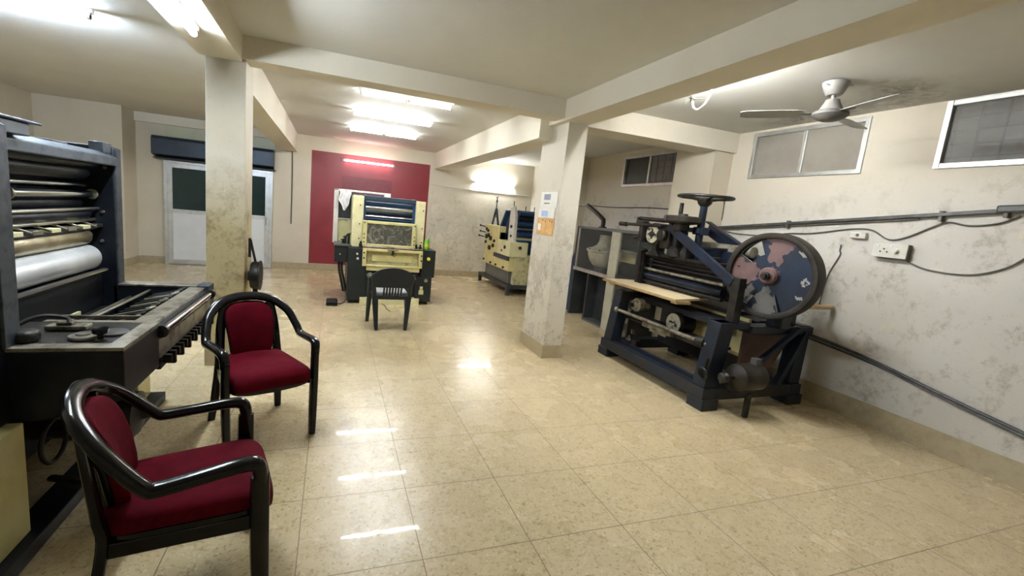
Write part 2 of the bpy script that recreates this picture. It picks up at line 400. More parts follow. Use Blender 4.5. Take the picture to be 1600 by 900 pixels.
slab('wall_back', M_WALL_BACK, (RX1, XR+.2, YB, YB+.2, 0, CZ))
slab('trim_2', M_RED_TRIM, (.165, 1.27, YB-.03, YB, .156, 2.20))
# right wall with three high window openings
WIN = [(3.085, 4.375, 2.397, 2.945), (1.05, 2.515, 2.405, 2.97), (5.63, 7.01, 2.358, 2.89)]
bx = []
ys = [YN-.2, WIN[1][0], WIN[1][1], WIN[0][0], WIN[0][1], WIN[2][0], WIN[2][1], YB+.2]
for i in range(7):
    win = [q for q in WIN if abs(q[0]-ys[i]) < 1e-6]
    if win: bx += [(XR, XR+.2, ys[i], ys[i+1], 0, win[0][2]), (XR, XR+.2, ys[i], ys[i+1], win[0][3], CZ)]
    else: bx.append((XR, XR+.2, ys[i], ys[i+1], 0, CZ))
slab('wall_right', M_WALL_RIGHT, *bx)
slab('wall_outside', M_OUT, (XR+.9, XR+1.0, -1, 9.5, 1.6, 4.0))     # the grimy area-way wall outside the windows
SK = .15
slab('baseboard_back', M_SKIRT, *[(x0, x1, YB-.014, YB, 0, SK) for x0, x1 in ((-3.70, -3.27), (-1.24, XR))])
slab('baseboard_right', M_SKIRT, (XR-.014, XR, YN, YB-.014, 0, .205))
slab('baseboard_left', M_SKIRT, (XL, XL+.014, YN, YB-.5, 0, SK))
slab('pilaster', M_WALL_CREAM, (XL, -3.72, 10.3, YB, 0, CZ))
slab('baseboard_pilaster', M_SKIRT, (XL+.014, -3.706, 10.286, 10.3, 0, SK), (-3.72, -3.706, 10.3, YB-.014, 0, SK))
slab('pilaster', M_WALL_CREAM, (4.60, XR, 4.66, 5.36, 0, CZ))
slab('pilaster', M_WALL_CREAM, (4.56, XR, 8.2, 8.75, 0, CZ))
def pillar(x0, x1, y0, y1, m, z1):
    o = slab('pillar', m, (x0, x1, y0, y1, 0, z1), bevel=.006)
    p = MB(); p.box(x0-.012, x1+.012, y0-.012, y1+.012, 0, .16); p.build('plinth', M_SKIRT, o, smooth=False)
    return o
PXL = 2.44
pillar(-1.075, -.765, YT, 5.02, M_PILLAR, CZ)
pillar(PXL, 2.69, YT, 5.28, M_PILLAR2, BZ+.01)
slab('beam', M_BEAM, (-1.09, 2.37, YT-.02, 4.86, BZ+.03, CZ))
slab('beam', M_BEAM, (2.683, XR, YT-.02, 5.0, BZ-.02, CZ))
slab('beam', M_BEAM, (2.37, 2.683, YN, 5.0, BZ, CZ))
slab('beam', M_BEAM, (2.26, 2.64, 5.0, YB, 2.60, CZ))
slab('beam', M_BEAM, (-1.12, -.79, 5.0, YB, 2.60, CZ))
slab('beam', M_BEAM, (-1.12, -.79, YN, YT-.02, BZ, CZ))
slab('beam', M_BEAM, (-3.72, -1.12, YB-.06, YB, 2.80, CZ))

# windows
def window(n, y0, y1, z0, z1, kinds, grille):
    fw = .045; x = XR
    b = MB(); b.box(x-.02, x+.05, y0+fw, y1-fw, z0, z0+fw); b.box(x-.02, x+.05, y0+fw, y1-fw, z1-fw, z1)
    b.box(x-.02, x+.05, y0, y0+fw, z0, z1); b.box(x-.02, x+.05, y1-fw, y1, z0, z1)
    o = b.build('window_%d' % n, M_ALU, kind='structure', smooth=False, bevel=.004)
    k = len(kinds); L = (y1-y0-2*fw)/k
    for i, km in enumerate(kinds):
        a = y0+fw+i*L
        p = MB(); p.box(x+.012+.012*i, x+.016+.012*i, a, a+L, z0+fw, z1-fw); p.build('pane', km, o, smooth=False)
        if i:
            p = MB(); p.box(x-.005, x+.04, a-.02, a+.02, z0+fw, z1-fw); p.build('mullion', M_ALU, o, smooth=False, bevel=.003)
    if grille:
        p = MB(); 
        m = int((y1-y0)/.16)
        for i in range(1, m): yy = y0+(y1-y0)*i/m; p.box(x+.15, x+.165, yy-.006, yy+.006, z0, z1)
        for i in range(1, 5): zz = z0+(z1-z0)*i/5; p.box(x+.152, x+.163, y0, y1, zz-.005, zz+.005)
        p.build('grille', M_GRILLE, o, smooth=False)
window(1, *WIN[0], [M_MESH, M_MESH], False)
window(2, *WIN[1], [M_WIN_GLASS], True)
window(3, *WIN[2], [M_WIN_GLASS, M_WIN_DARK], True)

# double door in the back wall
dx0, dx1, dz = -3.25, -1.255, 2.12
b = MB(); y0 = YB-.07; y1 = YB
b.box(dx0, dx0+.06, y0, y1, 0, dz); b.box(dx1-.06, dx1, y0, y1, 0, dz); b.box(dx0+.06, dx1-.06, y0, y1, dz-.06, dz)
door = b.build('door_1', M_ALU, kind='structure', smooth=False, bevel=.004)
mid = (dx0+dx1)/2
for a, c in ((dx0+.06, mid), (mid, dx1-.06)):
    q = MB(); yy0, yy1 = YB-.055, YB-.015; st = .085
    q.box(a, a+st, yy0, yy1, .01, dz-.06); q.box(c-st, c, yy0, yy1, .01, dz-.06)
    for z0, z1 in ((.01, .11), (1.07, 1.15), (dz-.14, dz-.06)): q.box(a+st, c-st, yy0, yy1, z0, z1)
    lf = q.build('door_leaf', M_ALU, door, smooth=False, bevel=.003)
    q = MB(); q.box(a+st, c-st, YB-.042, YB-.03, 1.15, dz-.14); q.build('glass_pane', M_TEAL_GLASS, lf, smooth=False)
    q = MB(); q.box(a+st, c-st, YB-.042, YB-.03, .11, 1.07); q.build('lower_panel', M_WHITE_PANEL, lf, smooth=False)
q = MB(); q.box(dx1-.13, dx1-.115, YB-.10, YB-.085, .95, 1.13); q.box(dx1-.13, dx1-.115, YB-.086, YB-.054, .96, .98); q.box(dx1-.13, dx1-.115, YB-.086, YB-.054, 1.10, 1.12)
q.build('door_handle', M_STEEL, door, bevel=.003)
slab('trim_3', M_FASCIA, (-3.23, -1.235, YB-.02, YB, 2.56, 2.78))
t = thing('shutter_box', 'long dark slate-blue shutter housing across the top of the double door', 'shutter box', (-2.3, YB, 2.14))
b = MB(); b.prism([(YB-.001, 2.15), (YB-.24, 2.21), (YB-.24, 2.50), (YB-.20, 2.56), (YB-.001, 2.56)], 'yz', -3.40, -1.235); b.build('housing', M_NAVY, t, smooth=False, bevel=.006)
b = MB(); b.box(-3.38, -1.20, YB-.2, YB-.02, 2.125, 2.15); b.build('bottom_lip', M_DARK, t, smooth=False)
KEEP = {t}

# ------------------------------------------------------------------ tube lights
def tube_light(label, c, axis, length, key, n=1, drop=(0,0,-1), gap=.02, r=.017):
    # c: centre on the mounting surface; axis: 'x' or 'y'; drop: direction away from the surface
    c = Vector(c); d = Vector((1,0,0)) if axis == 'x' else Vector((0,1,0)); dr = Vector(drop); s = d.cross(dr)
    t = thing('tube_light', label, 'tube light', c, 'fluorescent tube lights')
    rot = Matrix((d, s, dr)).transposed()
    b = MB(); b.obox(c+dr*.018, (length, .045, .036), rot); b.build('batten', M_BATTEN, t, bevel=.004)
    L = (length-.04-gap*(n-1))/n
    for i in range(n):
        a = c - d*(length/2-.02) + d*i*(L+gap) + dr*.062
        e = a + d*L
        q = MB(); q.cyl(a+d*.02, e-d*.02, r, n=14); q.build('tube', M_TUBE[key], t)
        for p, v in ((a, 1), (e, -1)):
            q = MB(); q.cyl(p, p+d*v*.025, r*1.02, n=12); q.obox(p+d*v*.008-dr*.022, (.016, .03, .07), rot); q.build('lamp_holder', M_WHITE_PLASTIC, t)
    return t
KEEP |= {
tube_light('nearest of the three lit tube lights on the ceiling before the crimson wall', (.80, 5.72, CZ), 'x', 1.15, 'ceiling', 2),
tube_light('middle one of the three lit tube lights on the ceiling before the crimson wall', (.80, 7.12, CZ), 'x', 1.20, 'ceiling', 2),
tube_light('farthest of the three lit tube lights on the ceiling before the crimson wall', (.82, 8.66, CZ), 'x', 1.24, 'ceiling', 2),
tube_light('pink-glowing tube light high on the crimson wall above the cream press', (.735, YB-.0, 2.545), 'x', 1.16, 'red', 1, (0,-1,0)),
tube_light('single lit tube light on the stained back wall above the small blue press', (3.82, YB, 2.40), 'x', 1.12, 'wall', 1, (0,-1,0), r=.022),
tube_light('bright tube light on the ceiling at the top left, above the big black press', (-2.48, 4.75, CZ), 'x', 1.2, 'left', 1, r=.02),
tube_light('glaring tube light under the beam leading to the worn left pillar', (-.95, 3.25, BZ), 'y', 1.2, 'near', 1, r=.02),
tube_light('tube light on the far side of the right-hand beam, hidden behind it', (2.683, 3.2, 2.88), 'y', 1.2, 'beam', 1, (1,0,0))}

# the machines and fittings below are laid out in survey coordinates and set to room scale at the end
XR, YB, CZ = 4.5, 10.1, 2.80

# ------------------------------------------------------------------ big black press on the left
def left_press():
    t = thing('printing_press', 'big black two-tower printing press with bright rollers at the left edge', 'printing press', (-1.8, 3.1, 0))
    b = MB(); b.prism([(-2.5,.58),(-1.30,.58),(-1.30,1.81),(-2.2,1.81),(-2.5,1.7)], 'xz', 2.36, 2.46); fr = b.build('side_frame', M_PRESS_BLK, t, bevel=.008)
    q = MB(); q.box(-1.306, -1.292, 2.362, 2.458, .9, 1.805); q.build('edge_strip', M_PRESS_EDGE, fr, smooth=False, bevel=.003)
    b = MB(); b.prism([(-2.5,.58),(-1.47,.58),(-1.47,1.84),(-2.2,1.84),(-2.5,1.7)], 'xz', 3.84, 3.93); fr2 = b.build('side_frame', M_PRESS_BLK, t, bevel=.008)
    q = MB(); q.box(-1.475, -1.462, 3.842, 3.928, .9, 1.835); q.build('edge_strip', M_PRESS_EDGE, fr2, smooth=False, bevel=.003)
    # bolts on the inner face of the far frame
    for x, z in ((-1.54,1.40),(-1.57,1.30),(-1.55,1.20),(-1.60,1.06),(-1.52,1.70)):
        q = MB(); q.cyl((x,3.84,z),(x,3.825,z),.010,n=10); q.build('bolt', M_STEEL_DIRTY, fr2)
    b = MB(); b.box(-2.06, -2.0, 2.45, 3.84, .6, 1.75); b.build('back_plate', M_INNER, t, smooth=False)
    # top cross beam with small housing at the near end
    b = MB(); b.prism([(-1.52,1.715),(-1.45,1.715),(-1.45,1.77),(-1.50,1.80),(-1.62,1.80),(-1.62,1.77)], 'xz', 2.45, 3.84); b.build('cross_beam', M_PRESS_EDGE, t, smooth=False, bevel=.006)
    b = MB(); b.box(-1.66,-1.42,2.50,2.86,1.79,1.85); b.box(-1.68,-1.40,2.48,2.92,1.85,1.862); b.build('ink_duct_cover', M_NAVY, t, smooth=False, bevel=.005)
    b = MB(); b.box(-1.60,-1.52,3.2,3.4,1.80,1.812); b.build('bracket', M_PRESS_EDGE, t, smooth=False, bevel=.004)
    b = MB(); b.box(-1.56,-1.48,3.72,3.84,1.79,1.86); b.build('bracket', M_PRESS_EDGE, t, smooth=False, bevel=.004)
    def roll(name, x, z, r, m, y0=2.45, y1=3.84, journal=True):
        q = MB()
        if journal: q.lathe((x, y0, z), (0,1,0), [(r*.4,0),(r*.4,.06),(r,.065),(r,y1-y0-.1),(r*.4,y1-y0-.095),(r*.4,y1-y0)], 28)
        else: q.cyl((x,y0,z),(x,y1,z),r,n=20)
        return q.build(name, m, t)
    roll('ink_roller', -1.62, 1.655, .055, M_RUBBER); roll('ink_roller', -1.76, 1.60, .06, M_RUBBER)
    roll('ink_roller', -1.56, 1.71, .028, M_RUBBER)
    roll('guide_bar', -1.60, 1.572, .012, M_CHROME, journal=False)
    roll('shaft', -1.58, 1.515, .022, M_CHROME, journal=False)
    roll('ink_roller', -1.66, 1.455, .05, M_RUBBER); roll('ink_roller', -1.60, 1.385, .035, M_RUBBER); roll('ink_roller', -1.78, 1.38, .07, M_RUBBER)
    roll('guide_bar', -1.57, 1.42, .010, M_STEEL, journal=False)
    roll('guide_bar', -1.59, 1.345, .010, M_STEEL, journal=False)
    roll('impression_cylinder', -1.63, 1.235, .066, M_BRASSY); roll('plate_cylinder', -1.60, 1.095, .084, M_PLATE)
    b = MB(); b.box(-1.53,-1.50,2.47,3.78,1.005,1.018); b.build('edge_bar', M_STEEL, t, smooth=False)
    # clamp collars at shaft ends
    for y in (2.95, 3.78):
        q = MB(); q.lathe((-1.58,y,1.515),(0,1,0),[(.022,0),(.034,.005),(.034,.02),(.022,.025)],18); q.build('collar', M_STEEL_DIRTY, t)
    # row of grippers above the cylinder
    for i in range(8):
        y = 2.55+i*.168
        q = MB(); q.bar((-1.69,y-.03,1.365),(-1.545,y+.02,1.305),.018,.012); g = q.build('gripper', M_STEEL_DIRTY, t, bevel=.002)
        q = MB(); q.box(-1.60,-1.545,y+.03,y+.12,1.295,1.318); q.build('pad', M_CREAM_PALE if i % 2 == 0 else M_STEEL, g, smooth=False, bevel=.002)
    b = MB(); b.box(-1.63,-1.56,2.47,3.8,1.285,1.297); b.build('gripper_bar', M_PRESS_EDGE, t, smooth=False)
    b = MB(); b.box(-1.9,-1.5,2.45,3.84,.60,.74); b.box(-1.75,-1.56,2.45,3.84,.74,.98); b.build('lower_housing', M_INNER, t, smooth=False, bevel=.01)
    # near arm of the delivery table
    b = MB(); b.prism([(-2.5,.58),(-1.2,.575),(-.99,.62),(-.895,.66),(-.895,.885),(-2.5,.885)], 'xz', 2.37, 2.79); b.build('table_arm', M_PRESS_BLK, t, smooth=False, bevel=.006)
    b = MB(); b.box(-1.5,-.96,2.43,2.80,.885,.899); b.build('arm_top_tray', M_GREASE, t, smooth=False)
    b = MB(); b.prism([(-1.5,2.368),(-.893,2.368),(-.893,2.80),(-.965,2.80),(-.965,2.435),(-1.5,2.435)], 'xy', .885, .903); tp = b.build('arm_top_plate', M_STEEL_DIRTY, t, smooth=False, bevel=.003)
    b = MB(); b.lathe((-1.10,2.52,.903),(0,0,1),[(.0,0),(.055,0),(.055,.012),(.03,.016),(.03,.022),(0,.022)]); b.lathe((-1.02,2.60,.903),(0,0,1),[(0,0),(.06,0),(.06,.006),(0,.006)]); b.build('washer', M_STEEL, tp)
    b = MB(); b.lathe((-1.03,2.50,.903),(0,0,1),[(.012,0),(.012,.02),(.030,.028),(.033,.05),(0,.052)]); b.build('knob', M_BLACK_PLASTIC, tp)
    b = MB(); b.box(-1.30,-1.14,2.63,2.70,.903,.925); b.box(-1.26,-1.20,2.64,2.69,.925,.94); b.build('clamp_block', M_STEEL_DIRTY, tp, smooth=False, bevel=.006)
    b = MB(); b.puff((-1.30,2.47,.925),(.06,.05,.03),.6,.6,20,10); b.build('clamp_knob', M_GREASE, tp)
    b = MB(); b.sweep([(-1.34,2.5,.955),(-1.28,2.56,.99),(-1.2,2.60,.975),(-1.17,2.56,.955)], .009, n=8); b.build('lever', M_GREASE, tp)
    b = MB(); b.box(-2.5,-1.30,1.75,2.37,.58,.90); b.build('control_cabinet', M_PRESS_BLK, t, smooth=False, bevel=.008)
    # far arm and its end block
    b = MB(); b.box(-1.5,-.98,3.84,3.95,.60,.885); b.build('table_arm', M_PRESS_BLK, t, smooth=False, bevel=.005)
    b = MB(); b.box(-1.47,-.99,3.835,3.955,.885,.90); b.build('arm_top_plate', M_STEEL_DIRTY, t, smooth=False, bevel=.003)
    b = MB(); b.box(-.98,-.90,3.82,3.97,.72,.905); b.build('end_block', M_PRESS_EDGE, t, smooth=False, bevel=.005)
    # delivery rail along the front
    b = MB(); b.box(-1.03,-.925,2.79,3.83,.872,.892); rail = b.build('delivery_rail', M_STEEL_DIRTY, t, smooth=False, bevel=.003)
    b = MB(); b.box(-.93,-.905,2.79,3.83,.80,.872); b.build('rail_web', M_PRESS_BLK, rail, smooth=False)
    b = MB(); b.cyl((-.885,2.83,.85),(-.885,3.80,.85),.021); b.build('delivery_shaft', M_CHROME, t)
    for y in (2.81, 3.80):
        q = MB(); q.lathe((-.885,y-.02,.85),(0,1,0),[(.02,0),(.034,.004),(.034,.036),(.02,.04)],16); q.build('bearing', M_GREASE, t)
    b = MB(); b.box(-.915,-.895,2.79,3.83,.70,.80); b.build('front_plate', M_STEEL_DIRTY, t, smooth=False, bevel=.003)
    b = MB(); b.prism([(2.82,.63),(3.80,.66),(3.80,.71),(2.82,.71)], 'yz', -.98, -.90); b.build('chain_guard', M_PRESS_BLK, t, smooth=False)
    for i in range(14):
        y = 2.86+i*.07
        q = MB(); q.box(-.905,-.86,y,y+.022,.655-.03*(i%2),.70); q.build('gripper_lug', M_GREASE, t, smooth=False, bevel=.003)
    # cross rails and finger rack inside the table
    b = MB(); b.box(-1.42,-1.03,2.86,2.90,.855,.885); b.box(-1.42,-1.03,2.97,2.985,.87,.89); b.build('cross_rail', M_STEEL_DIRTY, t, smooth=False, bevel=.003)
    b = MB(); b.cyl((-1.28,2.86,.865),(-1.28,3.84,.855),.011,n=10); b.cyl((-1.40,2.86,.80),(-1.40,3.84,.80),.014,n=10); b.build('guide_bar', M_STEEL, t)
    for i in range(12):
        y = 2.95+i*.074
        q = MB(); q.bar((-1.24,y,.84),(-1.06,y+.05,.872),.014,.010); q.bar((-1.09,y+.03,.872),(-1.05,y+.06,.885),.03,.01); q.build('sheet_finger', M_GREASE if i%3 else M_STEEL_DIRTY, t, bevel=.002)
    b = MB(); b.cyl((-1.15,2.9,.825),(-1.15,3.84,.825),.018,n=10); b.cyl((-1.07,2.9,.845),(-1.07,3.84,.845),.010,n=10); b.build('finger_shaft', M_GREASE, t)
    b = MB(); b.box(-1.9,-.98,2.79,3.84,.60,.66); b.build('sheet_tray', M_INNER, t, smooth=False)
    b = MB(); b.box(-1.52,-1.505,3.30,3.42,.77,.80); b.build('name_plate', M_CREAM_PALE, t, smooth=False)
    # legs and base
    b = MB(); b.box(-2.5,-1.25,1.75,2.36,.07,.58); b.build('leg_panel', M_CREAM_PAINT, t, smooth=False, bevel=.006)
    b = MB(); b.box(-2.5,-1.29,3.62,3.84,.05,.60); b.build('leg_panel', M_CREAM_PAINT, t, smooth=False, bevel=.006)
    b = MB(); b.box(-1.34,-1.20,1.72,3.86,0,.07); b.build('base_skid', M_PRESS_BLK, t, smooth=False, bevel=.006)
    b = MB(); b.box(-2.5,-1.6,2.36,3.62,.05,.6); b.build('base_housing', M_INNER, t, smooth=False)
    b = MB(); b.lathe((-1.32,2.92,.34),(1,0,0),[(.05,-.3),(.11,-.28),(.115,-.02),(.13,-.01),(.13,.05),(.115,.06),(.115,.14),(.135,.15),(.135,.19),(.12,.20),(.12,.28),(.04,.30),(.03,.34),(0,.34)],32); b.build('drive_motor', M_GREASE, t)
    b = MB(); b.torus((-1.22,2.50,.42),(1,0,0),.10,.010,n=28,m=8); b.build('belt_guard', M_GREASE, t)
    b = MB(); b.sweep([(-1.3,2.62,.16),(-1.15,2.55,.17),(-1.04,2.50,.155)],.022,.015,n=8); b.puff((-1.02,2.49,.13),(.045,.05,.05)); b.cyl((-1.03,2.49,.1),(-1.03,2.49,0),.014,n=10); b.build('foot_pedal', M_GREASE, t)
    return t
left_press()

# ------------------------------------------------------------------ cream and dark press before the crimson wall
def centre_press():
    t = thing('offset_press', 'cream and dark green offset press facing the camera before the crimson wall', 'printing press', (.72, 7.6, 0))
    Y = 7.10
    def cab(x0, x1, z0, z1, y0=Y, y1=8.2): 
        q = MB(); q.box(x0, x1, y0, y1, z0, z1); return q
    c = cab(.07,.34,.05,.86).build('side_cabinet', M_GREENBLK, t, smooth=False, bevel=.006)
    q = MB(); q.box(.30,.44,Y+.02,8.2,.05,.60); q.build('side_cabinet', M_GREENBLK, t, smooth=False, bevel=.006)
    q = MB(); q.cyl((.20,Y,.77),(.20,Y-.015,.77),.016); q.build('switch_knob', M_WHITE_PLASTIC, c)
    q = MB(); q.cyl((.21,Y,.70),(.21,Y-.015,.70),.018); q.build('switch_knob', M_WHITE_PLASTIC, c)
    q = MB(); q.box(-.12,.075,Y+.10,7.9,.62,.87); jb = q.build('junction_cabinet', M_GREENBLK, t, smooth=False, bevel=.006)
    q = MB(); q.cyl((-.04,Y+.10,.74),(-.04,Y+.088,.74),.010); q.build('screw', M_WHITE_PLASTIC, jb)
    c = cab(1.17,1.39,.45,.885).build('side_cabinet', M_GREENBLK, t, smooth=False, bevel=.006)
    c2 = cab(1.10,1.355,.05,.45).build('side_cabinet', M_GREENBLK, t, smooth=False, bevel=.006)
    q = MB(); q.cyl((1.28,Y,.75),(1.28,Y-.02,.75),.026); q.build('push_button', M_YELLOW, c)
    q = MB(); q.cyl((1.26,Y,.40),(1.26,Y-.02,.40),.028); q.build('gauge', M_STEEL, c2)
    q = MB(); q.box(1.16,1.235,Y-.004,Y,.17,.24); q.box(1.175,1.22,Y-.004,Y,.24,.30); q.build('maker_plate', M_CREAM_DIRTY, c2, smooth=False)
    for x in (.12, 1.30):
        q = MB(); q.cyl((x,Y+.06,.05),(x,Y+.06,0),.025,n=12); q.build('foot', M_GREASE, t)
    # uprights
    for x0, x1, zt in ((.105,.265,1.64),(1.045,1.19,1.64)):
        q = MB(); q.box(x0,x1,Y+.05,7.75,.87,zt); u = q.build('upright', M_CREAM_PALE, t, smooth=False, bevel=.008)
        for zz in (1.50,1.22,1.0):
            q = MB(); q.cyl((x0+.11,Y+.05,zz),(x0+.11,Y+.04,zz),.010,n=8); q.build('bolt', M_GREASE, u)
    q = MB(); q.box(1.19,1.205,Y+.1,7.6,.9,1.60); q.cyl((1.205,Y+.2,1.42),(1.23,Y+.2,1.42),.022,n=10); q.build('side_plate', M_MAROON, t, smooth=False)
    # inking unit with rollers
    q = MB(); q.box(.265,1.045,Y+.40,Y+.44,1.25,1.62); q.build('ink_unit_back', M_NAVY, t, smooth=False)
    q = MB(); q.box(.25,.30,Y+.12,Y+.44,1.27,1.66); q.box(1.01,1.06,Y+.12,Y+.44,1.27,1.66); q.build('ink_unit_cheek', M_BLUE_PRESS, t, smooth=False, bevel=.005)
    q = MB(); q.box(.27,1.04,Y+.10,Y+.16,1.59,1.655); q.build('ink_duct', M_NAVY, t, smooth=False, bevel=.006)
    for z, y, r, m in ((1.54,.20,.030,M_BLUE_PRESS),(1.475,.18,.036,M_CHROME),(1.40,.22,.040,M_RUBBER),(1.345,.17,.016,M_CHROME),(1.305,.20,.03,M_BLUE_PRESS)):
        q = MB(); q.cyl((.30,Y+y,z),(1.01,Y+y,z),r,n=18); q.build('ink_roller', m, t)
    # upper guard frame
    def frame(x0,x1,z0,z1,w,y0,y1):
        q = MB(); q.box(x0,x0+w,y0,y1,z0,z1); q.box(x1-w,x1,y0,y1,z0,z1); q.box(x0+w,x1-w,y0,y1,z1-w*.7,z1); q.box(x0+w,x1-w,y0,y1,z0,z0+w*.5); return q
    g = frame(.262,1.055,.905,1.285,.062,Y-.02,Y+.03).build('guard_frame', M_CREAM_PAINT, t, smooth=False, bevel=.006)
    q = MB(); q.box(.32,1.0,Y+.0,Y+.012,.93,1.25); q.build('guard_mesh', M_GUARD, g, smooth=False)
    q = MB()
    for i in range(1,16): q.box(.32,1.0,Y-.003,Y-.0005,.93+.02*i,.932+.02*i)
    q.build('guard_wires', M_STEEL_DIRTY, g, smooth=False)
    for x in (.285,1.03):
        for z in (.96,1.02,1.08,1.25):
            q = MB(); q.cyl((x,Y-.02,z),(x,Y-.03,z),.010,n=8); q.build('bolt', M_GREASE, g)
    q = MB(); q.cyl((.27,Y-.04,.893),(1.16,Y-.04,.893),.012,n=10); q.box(.40,.44,Y-.05,Y,.885,.91); q.box(.62,.70,Y-.06,Y,.875,.905); q.build('delivery_bar', M_STEEL_DIRTY, t)
    # lower delivery frame
    g = frame(.275,1.175,.595,.868,.055,Y-.06,Y+.02).build('delivery_frame', M_CREAM_PAINT, t, smooth=False, bevel=.006)
    q = MB(); q.box(.33,1.12,Y+.03,Y+.05,.61,.84); q.build('inner_plate', M_CREAM_DIRTY, g, smooth=False)
    q = MB(); q.box(.42,1.02,Y+.015,Y+.03,.67,.77); q.build('lower_plate', M_CREAM_PAINT, g, smooth=False)
    q = MB(); q.box(.70,.73,Y-.075,Y-.02,.80,.86); q.bar((.64,Y-.06,.85),(.80,Y-.06,.86),.012,.012); q.bar((.69,Y-.07,.79),(.75,Y-.07,.76),.01,.01); q.build('adjuster', M_GREASE, g)
    for x in (.295,1.155):
        for z in (.72,.80):
            q = MB(); q.cyl((x,Y-.06,z),(x,Y-.07,z),.013,n=8); q.build('bolt', M_GREASE, g)
    q = MB(); q.box(.34,1.14,Y-.04,Y+.04,.53,.595); q.build('lower_strip', M_CREAM_PAINT, t, smooth=False, bevel=.004)
    for x in (.285, 1.075, 1.14, .245):
        q = MB(); q.box(x-.025,x+.025,Y+.0,Y+.06,.875,.93); q.cyl((x,Y+.02,.93),(x,Y+.02,.965),.016,n=10); q.build('clamp', M_GREASE, t, bevel=.004)
    q = MB(); q.box(.44,1.10,Y+.18,8.0,.12,.60); q.build('inner_housing', M_INNER, t, smooth=False)
    q = MB(); q.box(.265,1.17,Y-.03,Y+.1,.0,.105); q.build('plinth', M_CREAM_PALE, t, smooth=False, bevel=.004)
    # rear unit
    q = MB(); q.box(-.155,-.085,7.62,7.72,.87,1.72); q.box(-.155,.62,7.62,7.72,1.69,1.72); q.box(-.085,.20,7.63,7.71,1.25,1.265); q.box(.60,.70,7.60,7.72,1.60,1.72); q.build('rear_frame', M_WHITE_PLASTIC, t, smooth=False, bevel=.006)
    q = MB(); q.box(-.085,.20,7.66,7.70,1.265,1.66); q.build('rear_panel', M_GALV_DARK, t, smooth=False)
    q = MB(); q.box(-.085,.11,7.66,7.70,.90,1.25); q.build('lower_rear_panel', M_CREAM_DIRTY, t, smooth=False)
    q = MB(); q.box(.10,.62,7.64,7.75,1.60,1.675); q.box(.12,.60,7.62,7.64,1.635,1.66); q.build('rear_beam', M_NAVY, t, smooth=False, bevel=.006)
    q = MB(); q.box(-.13,.12,7.15,7.75,.87,.895); q.build('shelf_plate', M_GALV, t, smooth=False)
    for x, h in ((.03,.12),(.075,.16),(.0,.07)):
        q = MB(); q.cyl((x,7.3,.895),(x,7.3,.895+h),.02,n=10); q.bar((x-.04,7.3,.895+h*.8),(x+.03,7.3,.9+h),.014,.014); q.build('lever', M_GREASE, t)
    # hoses hanging under the junction cabinet
    for x in (-.03, .01):
        q = MB(); q.sweep([(x-.02,7.3,.64),(x-.015,7.3,.5),(x+.02,7.3,.33),(x+.06,7.3,.15)], .018, n=8); q.build('hose', M_GREASE, t)
    return t
centre_press()
# cloth hung over the rear frame of the press
def surf(fn, nu, nv, th):
    q = MB(); bm = q.bm
    A = [[bm.verts.new(fn(i/nu, j/nv)) for j in range(nv+1)] for i in range(nu+1)]
    B = [[bm.verts.new(Vector(fn(i/nu, j/nv))+Vector((0,-th,0))) for j in range(nv+1)] for i in range(nu+1)]
    for i in range(nu):
        for j in range(nv):
            bm.faces.new((A[i][j],A[i+1][j],A[i+1][j+1],A[i][j+1])); bm.faces.new((B[i][j],B[i][j+1],B[i+1][j+1],B[i+1][j]))
    for i in range(nu):
        for j in (0, nv): bm.faces.new((A[i][j],A[i+1][j],B[i+1][j],B[i][j]))
    for j in range(nv):
        for i in (0, nu): bm.faces.new((A[i][j],A[i][j+1],B[i][j+1],B[i][j]))
    return q
def rag_pt(u, v):
    wv = .5+.5*math.sin(v*2.6)
    return Vector((-.0 + (u-.5)*.17*(1-.6*max(0,v-.55)/.45) + .01*math.sin(9*v), 7.595 - .012*math.sin(u*11+v*3), 1.73 - v*.33*(.85+.15*math.cos((u-.4)*3))))
q = surf(rag_pt, 14, 14, .006)
tag(q.build('rag', simple('white rag cloth', (.68,.66,.64), .8, 0, (.55,.52,.5), 20), None), 'white rag hung over the rear corner of the cream press', 'rag')
t = thing('spray_bottle', 'lime green spray bottle with yellow label on the right cabinet of the cream press', 'bottle', (1.265, 7.17, .885))
q = MB(); q.lathe((1.265,7.17,.885),(0,0,1),[(0,0),(.040,0),(.043,.01),(.043,.125),(.034,.155),(.018,.175),(.018,.185),(0,.185)]); q.build('body', M_LIME, t)
q = MB(); q.lathe((1.265,7.17,.885),(0,0,1),[(.0440,.045),(.0440,.10),(.0436,.1),(.0436,.045),(.0440,.045)], 28, False); q.build('label', M_YELLOW, t)
q = MB(); q.cyl((1.265,7.17,1.07),(1.265,7.17,1.092),.019); q.box(1.247,1.283,7.12,7.195,1.092,1.118); q.bar((1.265,7.13,1.092),(1.265,7.12,1.05),.012,.008); q.build('trigger_head', M_WHITE_PLASTIC, t, bevel=.003)
t = thing('foot_switch', 'black foot switch on the floor at the left of the cream press', 'foot switch', (-.12, 7.0, 0))
q = MB(); q.prism([(6.93,0),(7.08,0),(7.08,.075),(6.93,.045)], 'yz', -.20, -.04); q.build('body', M_BLACK_PLASTIC, t, smooth=False, bevel=.006)
q = MB(); q.prism([(6.92,.05),(7.07,.08),(7.07,.09),(6.92,.06)], 'yz', -.19, -.05); q.build('pedal', M_DARK, t, smooth=False, bevel=.003)
q = MB(); q.sweep([(-.05,7.0,.03),(.0,7.0,.02),(.06,7.03,.05),(.09,7.08,.10)], .009, n=8); q.build('cable', M_DARK, t)
q = MB(); q.sweep([(.62,7.07,.012),(.66,6.92,.006),(.655,6.80,.006),(.69,6.62,.006)], .006, n=8)
